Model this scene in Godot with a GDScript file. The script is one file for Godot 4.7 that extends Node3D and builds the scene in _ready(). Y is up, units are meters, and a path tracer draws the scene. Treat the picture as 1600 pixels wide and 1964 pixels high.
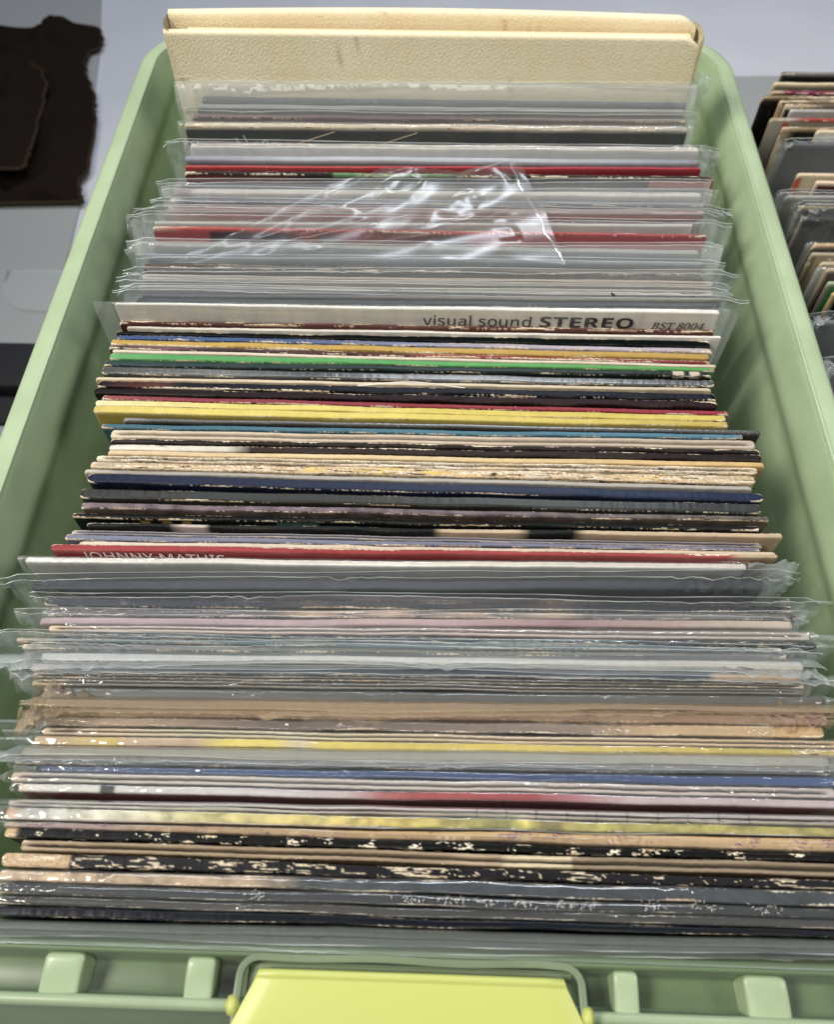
extends Node3D

var rng := RandomNumberGenerator.new()
var broad := FastNoiseLite.new()
var mid := FastNoiseLite.new()
var fine := FastNoiseLite.new()
var cells := FastNoiseLite.new()
var index_of := {}
var film_of := {}
var card_of := {}
var taken := {}
const FLOOR_Y := 0.0065      # top face of the tub's bottom

func _ready() -> void:
	# ---------- camera, light, exposure ----------
	var cam := Camera3D.new()
	cam.name = "camera"
	add_child(cam)
	cam.position = Vector3(0.00595, 0.63317, 0.0)
	cam.rotation = Vector3(-1.001979, 0.0352, -0.0059007)
	var lens := CameraAttributesPhysical.new()
	lens.frustum_focal_length = 26.0
	lens.frustum_focus_distance = 0.385
	lens.frustum_near = 0.02
	lens.frustum_far = 60.0
	lens.exposure_aperture = 10.0
	cam.attributes = lens
	cam.keep_aspect = Camera3D.KEEP_HEIGHT
	cam.fov = 63.02
	cam.near = 0.02
	cam.far = 60.0
	cam.current = true
	var env := Environment.new()
	env.background_mode = Environment.BG_COLOR
	env.background_color = Color(0.80, 0.83, 0.88)
	env.background_energy_multiplier = 0.02
	env.tonemap_mode = Environment.TONE_MAPPER_LINEAR
	env.tonemap_exposure = 1.04
	env.sdfgi_enabled = true
	env.ssao_enabled = true
	env.ssil_enabled = true
	var we := WorldEnvironment.new()
	we.name = "environment"
	we.environment = env
	add_child(we)
	var key := SpotLight3D.new()
	key.name = "track_light"
	key.light_color = Color(1.0, 0.975, 0.93)
	key.light_energy = 7.6
	key.light_size = 0.40
	key.spot_angle = 21.0
	key.spot_angle_attenuation = 1.0
	key.spot_range = 12.0
	key.shadow_enabled = true
	add_child(key)
	key.look_at_from_position(Vector3(-1.5, 2.3, 0.2), Vector3(0.08, 0.3, -0.30))
	lamp(Vector3(0.30, 2.4, -1.80), Vector3(0.0, 0.3, -0.3), Vector2(1.0, 0.26), 1.55, Color(0.93, 0.96, 1.0))
	lamp(Vector3(-0.75, 2.4, -1.60), Vector3(0.0, 0.3, -0.3), Vector2(0.9, 0.30), 0.6, Color(0.93, 0.96, 1.0))
	lamp(Vector3(1.55, 1.75, 0.15), Vector3(0.0, 0.3, -0.3), Vector2(0.7, 0.4), 1.3, Color(1.0, 0.98, 0.95))
	lamp(Vector3(-0.15, 2.2, 1.5), Vector3(0.0, 0.3, -0.3), Vector2(1.2, 0.4), 0.5, Color(1.0, 0.98, 0.95))
	for pair in [[broad, 0.012, 11], [mid, 0.19, 23], [fine, 0.75, 37]]:
		pair[0].noise_type = FastNoiseLite.TYPE_SIMPLEX_SMOOTH
		pair[0].frequency = pair[1]
		pair[0].seed = pair[2]
		pair[0].fractal_octaves = 2
	broad.fractal_octaves = 2
	mid.fractal_octaves = 3
	cells.noise_type = FastNoiseLite.TYPE_CELLULAR
	cells.frequency = 0.12
	cells.seed = 5
	cells.cellular_return_type = FastNoiseLite.RETURN_DISTANCE2_SUB
	rng.seed = 77
	# ---------- setting ----------
	table()
	# ---------- large objects ----------
	tub()
	box_album()
	# ---------- records ----------
	records()
	neighbour_records()
	# ---------- small things ----------
	cloth()
	black_tray()
	clear_flap()
	cellophane()
	crumbs()

func lamp(at: Vector3, towards: Vector3, size: Vector2, energy: float, tint: Color) -> void:
	var l := AreaLight3D.new()
	l.name = "ceiling_light"
	l.area_size = size
	l.area_normalize_energy = true
	l.light_color = tint
	var d := at.distance_to(towards)
	l.light_energy = energy * d * d * 0.25
	l.shadow_enabled = true
	l.area_range = 12.0
	add_child(l, true)
	l.look_at_from_position(at, towards, Vector3(0, 0, -1) if absf(at.x) < 0.01 else Vector3.UP)

# ---------- naming ----------
func thing(called: String, label: String, category: String, at := Vector3.ZERO, group := "") -> Node3D:
	var o := Node3D.new()
	name_it(o, called)
	add_child(o)
	o.position = at
	meta(o, label, category, group)
	return o

func name_it(o: Node, called: String) -> void:
	var n: int = taken.get(called, 0)
	taken[called] = n + 1
	o.name = called if n == 0 else "%s_%03d" % [called, n]

func meta(o: Node, label: String, category: String, group := "") -> void:
	o.set_meta("label", label)
	o.set_meta("category", category)
	if group != "":
		o.set_meta("group", group)

func part(called: String, m: Mesh, mat: Material, parent: Node, at := Vector3.ZERO) -> MeshInstance3D:
	var o := MeshInstance3D.new()
	var n := 0
	var use := called
	while parent.has_node(NodePath(use)):
		n += 1
		use = "%s_%03d" % [called, n]
	o.name = use
	o.mesh = m
	if mat:
		o.material_override = mat
	o.position = at
	parent.add_child(o, true)
	return o

# ---------- colours ----------
func lin(hex: String, k := 0.90) -> Color:
	var c := Color(hex).srgb_to_linear()
	var grey := 0.3 * c.r + 0.59 * c.g + 0.11 * c.b
	c = c.lerp(Color(grey, grey, grey), 0.22)
	return Color(c.r * k, c.g * k, c.b * k)

func stops_of(text: String) -> Array:
	var out := []
	for s in text.split(" "):
		var p := s.split(":")
		out.append([float(p[0]), lin(p[1])])
	return out

func stop_at(stops: Array, u: float) -> Color:
	if u <= stops[0][0]:
		return stops[0][1]
	for i in range(1, stops.size()):
		if u <= stops[i][0]:
			var a: float = stops[i - 1][0]
			var b: float = stops[i][0]
			return stops[i - 1][1].lerp(stops[i][1], (u - a) / maxf(b - a, 1e-6))
	return stops[-1][1]

func card(gloss: float) -> StandardMaterial3D:
	var key := snappedf(gloss, 0.05)
	if not card_of.has(key):
		var m := StandardMaterial3D.new()
		m.resource_name = "printed card"
		m.vertex_color_use_as_albedo = true
		m.roughness = key
		m.metallic_specular = 0.5 if key < 0.3 else 0.28
		card_of[key] = m
	return card_of[key]

func film(alpha: float, yellow: bool) -> StandardMaterial3D:
	var key := "%0.2f%s" % [alpha, yellow]
	if not film_of.has(key):
		var m := StandardMaterial3D.new()
		m.resource_name = "plastic film"
		m.transparency = BaseMaterial3D.TRANSPARENCY_ALPHA
		m.albedo_color = Color(0.80, 0.70, 0.57, alpha) if yellow else Color(0.90, 0.93, 0.94, alpha)
		m.roughness = 0.10
		m.metallic_specular = 0.6
		m.cull_mode = BaseMaterial3D.CULL_DISABLED
		film_of[key] = m
	return film_of[key]

func plain(c: Color, rough := 0.5, spec := 0.5) -> StandardMaterial3D:
	var m := StandardMaterial3D.new()
	m.albedo_color = c.linear_to_srgb()
	m.roughness = rough
	m.metallic_specular = spec
	return m

# ---------- grids ----------
func indices(nu: int, nv: int) -> PackedInt32Array:
	var key := nu * 10000 + nv
	if not index_of.has(key):
		var ix := PackedInt32Array()
		ix.resize((nu - 1) * (nv - 1) * 6)
		var k := 0
		for i in nu - 1:
			for j in nv - 1:
				var a := i * nv + j
				var b := a + nv
				ix[k] = a; ix[k + 1] = b; ix[k + 2] = b + 1
				ix[k + 3] = a; ix[k + 4] = b + 1; ix[k + 5] = a + 1
				k += 6
		index_of[key] = ix
	return index_of[key]

# vertices P[i * nv + j]; the outside is where dv x du points
func grid(nu: int, nv: int, P: PackedVector3Array, C := PackedColorArray(), UV := PackedVector2Array(), into: ArrayMesh = null) -> ArrayMesh:
	var N := PackedVector3Array()
	N.resize(P.size())
	for i in nu:
		var i0 := maxi(i - 1, 0) * nv
		var i1 := mini(i + 1, nu - 1) * nv
		var r := i * nv
		for j in nv:
			var du := P[i1 + j] - P[i0 + j]
			var dv := P[r + mini(j + 1, nv - 1)] - P[r + maxi(j - 1, 0)]
			N[r + j] = dv.cross(du).normalized()
	var a := []
	a.resize(Mesh.ARRAY_MAX)
	a[Mesh.ARRAY_VERTEX] = P
	a[Mesh.ARRAY_NORMAL] = N
	if C.size():
		a[Mesh.ARRAY_COLOR] = C
	if UV.size():
		a[Mesh.ARRAY_TEX_UV] = UV
	a[Mesh.ARRAY_INDEX] = indices(nu, nv)
	var m := into if into else ArrayMesh.new()
	m.add_surface_from_arrays(Mesh.PRIMITIVE_TRIANGLES, a)
	return m

func tube(points: Array, radius: float, sides := 6, taper := false) -> ArrayMesh:
	var n := points.size()
	var P := PackedVector3Array()
	P.resize(n * (sides + 1))
	for i in n:
		var t: Vector3 = (points[mini(i + 1, n - 1)] - points[maxi(i - 1, 0)]).normalized()
		var s := t.cross(Vector3.UP if absf(t.y) < 0.9 else Vector3.RIGHT).normalized()
		var b := s.cross(t)
		var r := radius
		if taper:
			r *= sqrt(maxf(0.02, 1.0 - pow(absf(2.0 * i / (n - 1) - 1.0), 3.0)))
		for k in sides + 1:
			var g := TAU * k / sides
			P[i * (sides + 1) + k] = points[i] + (s * cos(g) + b * sin(g)) * r
	return grid(n, sides + 1, P)

func box(lo: Vector3, hi: Vector3, bevel: float) -> ArrayMesh:
	# a box with chamfered edges, by corner points of three inset rectangles
	var st := SurfaceTool.new()
	st.begin(Mesh.PRIMITIVE_TRIANGLES)
	var c := (lo + hi) * 0.5
	var h := (hi - lo) * 0.5
	var b := minf(bevel, minf(h.x, minf(h.y, h.z)) * 0.9)
	var poly := func(pts: Array, normal: Vector3) -> void:
		var n: Vector3 = (pts[2] - pts[0]).cross(pts[1] - pts[0])
		if n.dot(normal) < 0.0:
			pts.reverse()
		for k in range(1, pts.size() - 1):
			for p in [pts[0], pts[k], pts[k + 1]]:
				st.set_normal(normal.normalized())
				st.add_vertex(c + p)
	for ax in 3:
		var u := (ax + 1) % 3
		var v := (ax + 2) % 3
		for s in [-1.0, 1.0]:
			var pts := []
			for q in [[-1, -1], [1, -1], [1, 1], [-1, 1]]:
				var p := Vector3.ZERO
				p[ax] = s * h[ax]; p[u] = q[0] * (h[u] - b); p[v] = q[1] * (h[v] - b)
				pts.append(p)
			var n := Vector3.ZERO
			n[ax] = s
			poly.call(pts, n)
		for su in [-1.0, 1.0]:
			for sv in [-1.0, 1.0]:
				var n := Vector3.ZERO
				n[u] = su; n[v] = sv
				var pts := []
				for q in [[0, -1], [1, -1], [1, 1], [0, 1]]:
					var p := Vector3.ZERO
					p[ax] = q[1] * (h[ax] - b)
					p[u] = su * (h[u] - (b if q[0] == 0 else 0.0)); p[v] = sv * (h[v] - (0.0 if q[0] == 0 else b))
					pts.append(p)
				poly.call(pts, n)
	for sx in [-1.0, 1.0]:
		for sy in [-1.0, 1.0]:
			for sz in [-1.0, 1.0]:
				poly.call([Vector3(sx * h.x, sy * (h.y - b), sz * (h.z - b)), Vector3(sx * (h.x - b), sy * h.y, sz * (h.z - b)), Vector3(sx * (h.x - b), sy * (h.y - b), sz * h.z)], Vector3(sx, sy, sz))
	return st.commit()

# ---------- setting ----------
func table() -> void:
	var m := StandardMaterial3D.new()
	m.vertex_color_use_as_albedo = true
	m.roughness = 0.42
	var nu := 90
	var nv := 90
	var P := PackedVector3Array()
	var C := PackedColorArray()
	P.resize(nu * nv); C.resize(nu * nv)
	for i in nu:
		for j in nv:
			var x := -1.7 + 3.4 * i / (nu - 1)
			var z := -2.6 + 3.4 * j / (nv - 1)
			P[i * nv + j] = Vector3(x, 0, z)
			var n := 1.0 + 0.05 * broad.get_noise_2d(x * 600, z * 600) + 0.03 * mid.get_noise_2d(x * 90, z * 90)
			C[i * nv + j] = Color(0.60, 0.615, 0.67) * n
	var o := part("table_top", grid(nu, nv, P, C), m, self)
	o.set_meta("kind", "structure")
	var rim := part("table_edge", box(Vector3(-1.7, -0.04, -2.6), Vector3(1.7, -0.002, 0.8), 0.003), plain(Color(0.4, 0.41, 0.45)), self)
	rim.set_meta("kind", "structure")
	# two grey cover sheets lie on the table top
	var g := plain(Color(0.33, 0.34, 0.345), 0.55)
	for s in [[[Vector2(-1.6, -1.95), Vector2(-0.603, -1.75), Vector2(-0.47, -1.14), Vector2(-0.417, -0.815), Vector2(-0.385, -0.45), Vector2(-1.6, -0.45)], "flat grey cover sheet under the dark cloth left of the tub"],
			[[Vector2(0.30, -1.105), Vector2(0.42, -1.11), Vector2(1.5, -1.16), Vector2(1.5, 0.2), Vector2(0.30, 0.2)], "flat grey cover sheet under the row of records at right"]]:
		var poly: Array = s[0]
		var st := SurfaceTool.new()
		st.begin(Mesh.PRIMITIVE_TRIANGLES)
		st.set_smooth_group(-1)
		var top := 0.0018
		for k in range(1, poly.size() - 1):
			var tri := [poly[0], poly[k], poly[k + 1]]
			if (tri[1] - tri[0]).cross(tri[2] - tri[0]) < 0:
				tri.reverse()
			for p in tri:
				st.add_vertex(Vector3(p.x, top, p.y))
		for k in poly.size():
			var a: Vector2 = poly[k]
			var b: Vector2 = poly[(k + 1) % poly.size()]
			for p in [Vector3(a.x, top, a.y), Vector3(b.x, top, b.y), Vector3(b.x, 0.0004, b.y), Vector3(a.x, top, a.y), Vector3(b.x, 0.0004, b.y), Vector3(a.x, 0.0004, a.y)]:
				st.add_vertex(p)
		st.generate_normals()
		var sheet := part("cover_sheet", st.commit(), g, self)
		meta(sheet, s[1], "sheet")

# ---------- the tub ----------
func rounded_path(hx: float, z0: float, z1: float, r: float) -> Array:
	# from the front left corner round the back to the front right corner: [point, outward]
	var out := []
	var n := 14
	for k in n + 1:
		var g := PI / 2 * k / n
		out.append([Vector3(-hx + r - r * sin(g), 0, z1 - r + r * cos(g)), Vector3(-sin(g), 0, cos(g))])
	for k in range(1, 26):
		out.append([Vector3(-hx, 0, lerpf(z1 - r, z0 + r, k / 26.0)), Vector3(-1, 0, 0)])
	for k in n + 1:
		var g := PI / 2 * k / n
		out.append([Vector3(-hx + r - r * cos(g), 0, z0 + r - r * sin(g)), Vector3(-cos(g), 0, -sin(g))])
	for k in range(1, 18):
		out.append([Vector3(lerpf(-hx + r, hx - r, k / 18.0), 0, z0), Vector3(0, 0, -1)])
	for k in n + 1:
		var g := PI / 2 * k / n
		out.append([Vector3(hx - r + r * sin(g), 0, z0 + r - r * cos(g)), Vector3(sin(g), 0, -cos(g))])
	for k in range(1, 26):
		out.append([Vector3(hx, 0, lerpf(z0 + r, z1 - r, k / 26.0)), Vector3(1, 0, 0)])
	for k in n + 1:
		var g := PI / 2 * k / n
		out.append([Vector3(hx - r + r * cos(g), 0, z1 - r + r * sin(g)), Vector3(cos(g), 0, sin(g))])
	return out

func sweep(path: Array, prof: Array, closed: bool, flip := false) -> ArrayMesh:
	# prof: [offset outward, y]
	var p2 := path.duplicate()
	if closed:
		for k in range(1, 13):
			p2.append([path[-1][0].lerp(path[0][0], k / 12.0), Vector3(0, 0, 1)])
	var nu := p2.size()
	var nv := prof.size()
	var P := PackedVector3Array()
	P.resize(nu * nv)
	for i in nu:
		for j in nv:
			var jj := nv - 1 - j if flip else j
			var q: Vector3 = p2[i][0] + p2[i][1] * prof[jj][0]
			q.y = prof[jj][1]
			P[i * nv + j] = q
	return grid(nu, nv, P)

var mottle_map: NoiseTexture2D

func mottle() -> NoiseTexture2D:
	if mottle_map == null:
		var n := FastNoiseLite.new()
		n.noise_type = FastNoiseLite.TYPE_SIMPLEX
		n.frequency = 0.012
		n.fractal_octaves = 5
		n.fractal_gain = 0.6
		n.seed = 19
		var ramp := Gradient.new()
		ramp.set_color(0, Color(0.90, 0.91, 0.89))
		ramp.set_color(1, Color(1.0, 1.0, 1.0))
		mottle_map = NoiseTexture2D.new()
		mottle_map.width = 512
		mottle_map.height = 512
		mottle_map.seamless = true
		mottle_map.noise = n
		mottle_map.color_ramp = ramp
	return mottle_map

func green(back: float, k := 1.0) -> StandardMaterial3D:
	var m := StandardMaterial3D.new()
	m.resource_name = "translucent green polypropylene"
	m.albedo_color = (Color(0.42, 0.52, 0.345) * k).linear_to_srgb()
	m.albedo_texture = mottle()
	m.uv1_triplanar = true
	m.uv1_world_triplanar = true
	m.uv1_scale = Vector3(2.3, 5.1, 2.3)
	m.roughness = 0.3
	m.metallic_specular = 0.45
	m.backlight_enabled = true
	m.backlight = Color(0.9, 1.0, 0.8) * back
	return m

func channel_plastic() -> StandardMaterial3D:
	# the thin floor of the rim channel is nearly see-through
	var m := green(0.15, 0.3)
	m.albedo_color = Color(0.135, 0.20, 0.10).linear_to_srgb()
	m.transparency = BaseMaterial3D.TRANSPARENCY_ALPHA
	m.albedo_color.a = 0.93
	m.roughness = 0.3
	return m

func tub() -> void:
	var t := thing("storage_tub", "long pale green translucent plastic storage tub filled with records", "tub")
	var body := green(0.55, 1.0)
	body.albedo_color = Color(0.44, 0.56, 0.36).linear_to_srgb()
	var hx := 0.199
	var z0 := -0.622
	var z1 := -0.0265
	var path := rounded_path(hx, z0, z1, 0.036)
	var inner := [[0.0, 0.3040], [-0.0006, 0.3030], [-0.0012, 0.3015], [-0.0022, 0.2985], [-0.0036, 0.2940], [-0.0050, 0.2890], [-0.0056, 0.2850], [-0.0054, 0.2815], [-0.0042, 0.2775], [-0.0030, 0.2735], [-0.0028, 0.2690], [-0.0036, 0.2630], [-0.0052, 0.2540], [-0.0090, 0.2200], [-0.0140, 0.1500], [-0.0190, 0.0700], [-0.0225, 0.0300], [-0.0250, 0.0150], [-0.0310, 0.0080], [-0.0400, 0.0065]]
	part("side_wall", sweep(path, inner, true, true), body, t)
	var outer := [[0.0122, 0.2925], [0.0060, 0.2915], [0.0010, 0.2920], [-0.0006, 0.2950]]
	var foot := [[-0.0235, 0.0125], [-0.0255, 0.0060], [-0.0290, 0.0020], [-0.0360, 0.0012]]
	part("foot", sweep(path, foot, true), body, t)
	part("floor", box(Vector3(-0.164, 0.0012, z0 + 0.034), Vector3(0.164, 0.0063, z1 - 0.034), 0.001), body, t)
	# the flat lip runs along the two sides and the back, with a soft bead at the crease
	var n := path.size()
	var side := path.slice(8, n - 8)
	part("rim_underside", sweep(side, outer, false), body, t)
	var lip := [[0.0002, 0.3036], [0.0005, 0.3049], [0.0010, 0.3053], [0.0016, 0.3050], [0.0022, 0.3044], [0.0032, 0.3046], [0.0090, 0.3043], [0.0112, 0.3036], [0.0124, 0.3022], [0.0128, 0.3000], [0.0130, 0.2930], [0.0122, 0.2925]]
	part("rim_lip", sweep(side, lip, false, true), green(0.35, 1.06), t)
	# the front rim is an open channel bridged by ribs
	var front := []
	for k in 41:
		front.append([Vector3(lerpf(-0.176, 0.176, k / 40.0), 0, z1), Vector3(0, 0, 1)])
	front.reverse()
	var ch := [[0.0002, 0.3036], [0.0008, 0.3046], [0.0016, 0.3044], [0.0022, 0.3034], [0.0026, 0.3000], [0.0032, 0.2935], [0.0045, 0.2912], [0.0130, 0.2905], [0.0142, 0.2920], [0.0146, 0.2960], [0.0152, 0.2978], [0.0162, 0.2980], [0.0178, 0.2968], [0.0190, 0.2900], [0.0230, 0.2790], [0.0300, 0.2740]]
	part("front_channel", sweep(front, ch, false), channel_plastic(), t)
	# skirt below the channel
	var sk := [[0.0300, 0.2740], [0.0340, 0.2730], [0.0360, 0.2700], [0.0365, 0.2500], [0.0350, 0.2480]]
	part("front_skirt", sweep(front, sk, false), green(0.45, 0.75), t)
	for r in [[-0.1262, -0.1120, -0.0016], [-0.0762, -0.0660, -0.0006], [0.0722, 0.0808, 0.0004], [0.1168, 0.1318, 0.0016], [-0.170, -0.158, 0.0], [0.160, 0.172, 0.0]]:
		part("rib", rib(r[0], r[1], z1, r[2]), green(0.6, 1.15), t)
	var edge := []
	for k in 45:
		edge.append(Vector3(lerpf(-0.185, 0.185, k / 44.0), 0.2990 + 0.0004 * sin(k * 0.9), z1 + 0.0166))
	part("outer_bead", tube(edge, 0.0021, 8), green(0.5, 0.95), t)
	part("latch_mount", box(Vector3(-0.0550, 0.2960, z1 + 0.0030), Vector3(0.0590, 0.3008, 0.0030), 0.001), green(0.5, 0.7), t)
	# latch: bracket, pins and the yellow clip
	var br := green(0.5, 0.55)
	var path2 := []
	for k in 9:
		var g := PI / 2 * k / 8
		path2.append(Vector3(-0.0505 - 0.0065 * cos(g) + 0.0 , 0.3048, -0.0185 - 0.0062 * sin(g)))
	for k in range(1, 12):
		path2.append(Vector3(lerpf(-0.0505, 0.0545, k / 12.0), 0.3048, -0.0247 + 0.0004 * sin(k)))
	for k in 9:
		var g := PI / 2 * k / 8
		path2.append(Vector3(0.0545 + 0.0065 * sin(g), 0.3048, -0.0185 - 0.0062 * cos(g)))
	var full := [Vector3(-0.0572, 0.3020, 0.004), Vector3(-0.0572, 0.3050, -0.010)] + path2 + [Vector3(0.0612, 0.3050, -0.010), Vector3(0.0612, 0.3020, 0.004)]
	part("latch_bracket", ribbon(full, 0.0026, 0.0018), br, t)
	var yellow := plain(Color(0.52, 0.565, 0.16), 0.42, 0.5)
	yellow.backlight_enabled = true
	yellow.backlight = Color(0.3, 0.32, 0.1)
	for s in [[-0.0608, -0.0556], [0.0598, 0.0648]]:
		var pin := []
		for k in 6:
			pin.append(Vector3(lerpf(s[0], s[1], k / 5.0), 0.3035, -0.0098))
		part("hinge_pin", tube(pin, 0.0033, 12, true), yellow, t)
	part("latch_clip", clip(), yellow, t)

func rib(x0: float, x1: float, z1: float, skew: float) -> ArrayMesh:
	# a hollow gusset with a rounded top, leaning a little outward
	var prof := []
	for k in 13:
		var g := PI * k / 12
		var cx := -cos(g)
		prof.append(Vector2(signf(cx) * pow(absf(cx), 0.55), pow(sin(g), 0.45)))
	var nv := prof.size() + 2
	var nu := 13
	var P := PackedVector3Array()
	P.resize(nu * nv)
	for i in nu:
		var f := float(i) / (nu - 1)
		var z := z1 + 0.0016 + f * 0.0150
		var top := 0.3034 - 0.0042 * pow(f, 1.6) - 0.0026 * pow(maxf(0.0, 1.0 - f * 7.0), 2.0)
		var cx := (x0 + x1) * 0.5 + skew * f
		var w := (x1 - x0) * 0.5 * (1.0 - 0.25 * pow(maxf(0.0, 1.0 - f * 6.0), 2.0))
		for j in nv:
			var q := Vector2(prof[clampi(j - 1, 0, prof.size() - 1)])
			var y := lerpf(top - 0.0022, top, q.y)
			if j == 0 or j == nv - 1:
				y = 0.2900
			P[i * nv + j] = Vector3(cx + q.x * w, y, z)
	var Q := PackedVector3Array()
	Q.resize(P.size())
	for i in nu:
		for j in nv:
			Q[i * nv + j] = P[(nu - 1 - i) * nv + j]
	return grid(nu, nv, Q)

func ribbon(points: Array, width: float, height: float) -> ArrayMesh:
	# a bar of rectangular section with softened corners along points, lying flat
	var n := points.size()
	var sec := [Vector2(-0.5, -0.5), Vector2(-0.5, 0.35), Vector2(-0.36, 0.5), Vector2(0.36, 0.5), Vector2(0.5, 0.35), Vector2(0.5, -0.5), Vector2(-0.5, -0.5)]
	var P := PackedVector3Array()
	P.resize(n * sec.size())
	for i in n:
		var t: Vector3 = points[mini(i + 1, n - 1)] - points[maxi(i - 1, 0)]
		t.y = 0
		t = t.normalized()
		var s := Vector3(-t.z, 0, t.x)
		for k in sec.size():
			P[i * sec.size() + k] = points[i] - s * sec[k].x * width + Vector3(0, sec[k].y * height - height * 0.5, 0)
	return grid(n, sec.size(), P)

func clip() -> ArrayMesh:
	# plate from the hook over the rim down the outside; wider towards its end
	var line := [[-0.0208, 0.3052, 0.0518], [-0.0209, 0.3080, 0.0520], [-0.0206, 0.3092, 0.0522], [-0.0196, 0.3096, 0.0525], [-0.0186, 0.3094, 0.0529], [-0.0182, 0.3087, 0.0531], [-0.0172, 0.3084, 0.0536], [-0.0120, 0.3078, 0.0562], [-0.0060, 0.3068, 0.0592], [0.0000, 0.3054, 0.0622], [0.0060, 0.3030, 0.0648], [0.0105, 0.2990, 0.0664], [0.0130, 0.2930, 0.0672], [0.0138, 0.2800, 0.0676], [0.0138, 0.2640, 0.0676], [0.0120, 0.2600, 0.0670]]
	var nu := 33
	var nv := line.size() + 0
	var P := PackedVector3Array()
	P.resize(nu * nv)
	for i in nu:
		var u := 2.0 * i / (nu - 1) - 1.0
		for j in nv:
			var l: Array = line[j]
			var edge := pow(absf(u), 24.0)
			P[i * nv + j] = Vector3(0.0022 + u * l[2], l[1] - 0.0016 * edge - 0.0003 * u * u, l[0])
	var m := grid(nu, nv, P)
	# side cheeks
	for s in [-1.0, 1.0]:
		var Q := PackedVector3Array()
		Q.resize(nv * 2)
		for j in nv:
			var p := P[(0 if s < 0 else nu - 1) * nv + j]
			var down := p - Vector3(0, 0.003, 0.0)
			if j > 11:
				down = p - Vector3(0, 0, 0.003)
			Q[j * 2] = p if s > 0 else down
			Q[j * 2 + 1] = down if s > 0 else p
		m = grid(nv, 2, Q, PackedColorArray(), PackedVector2Array(), m)
	return m

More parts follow.
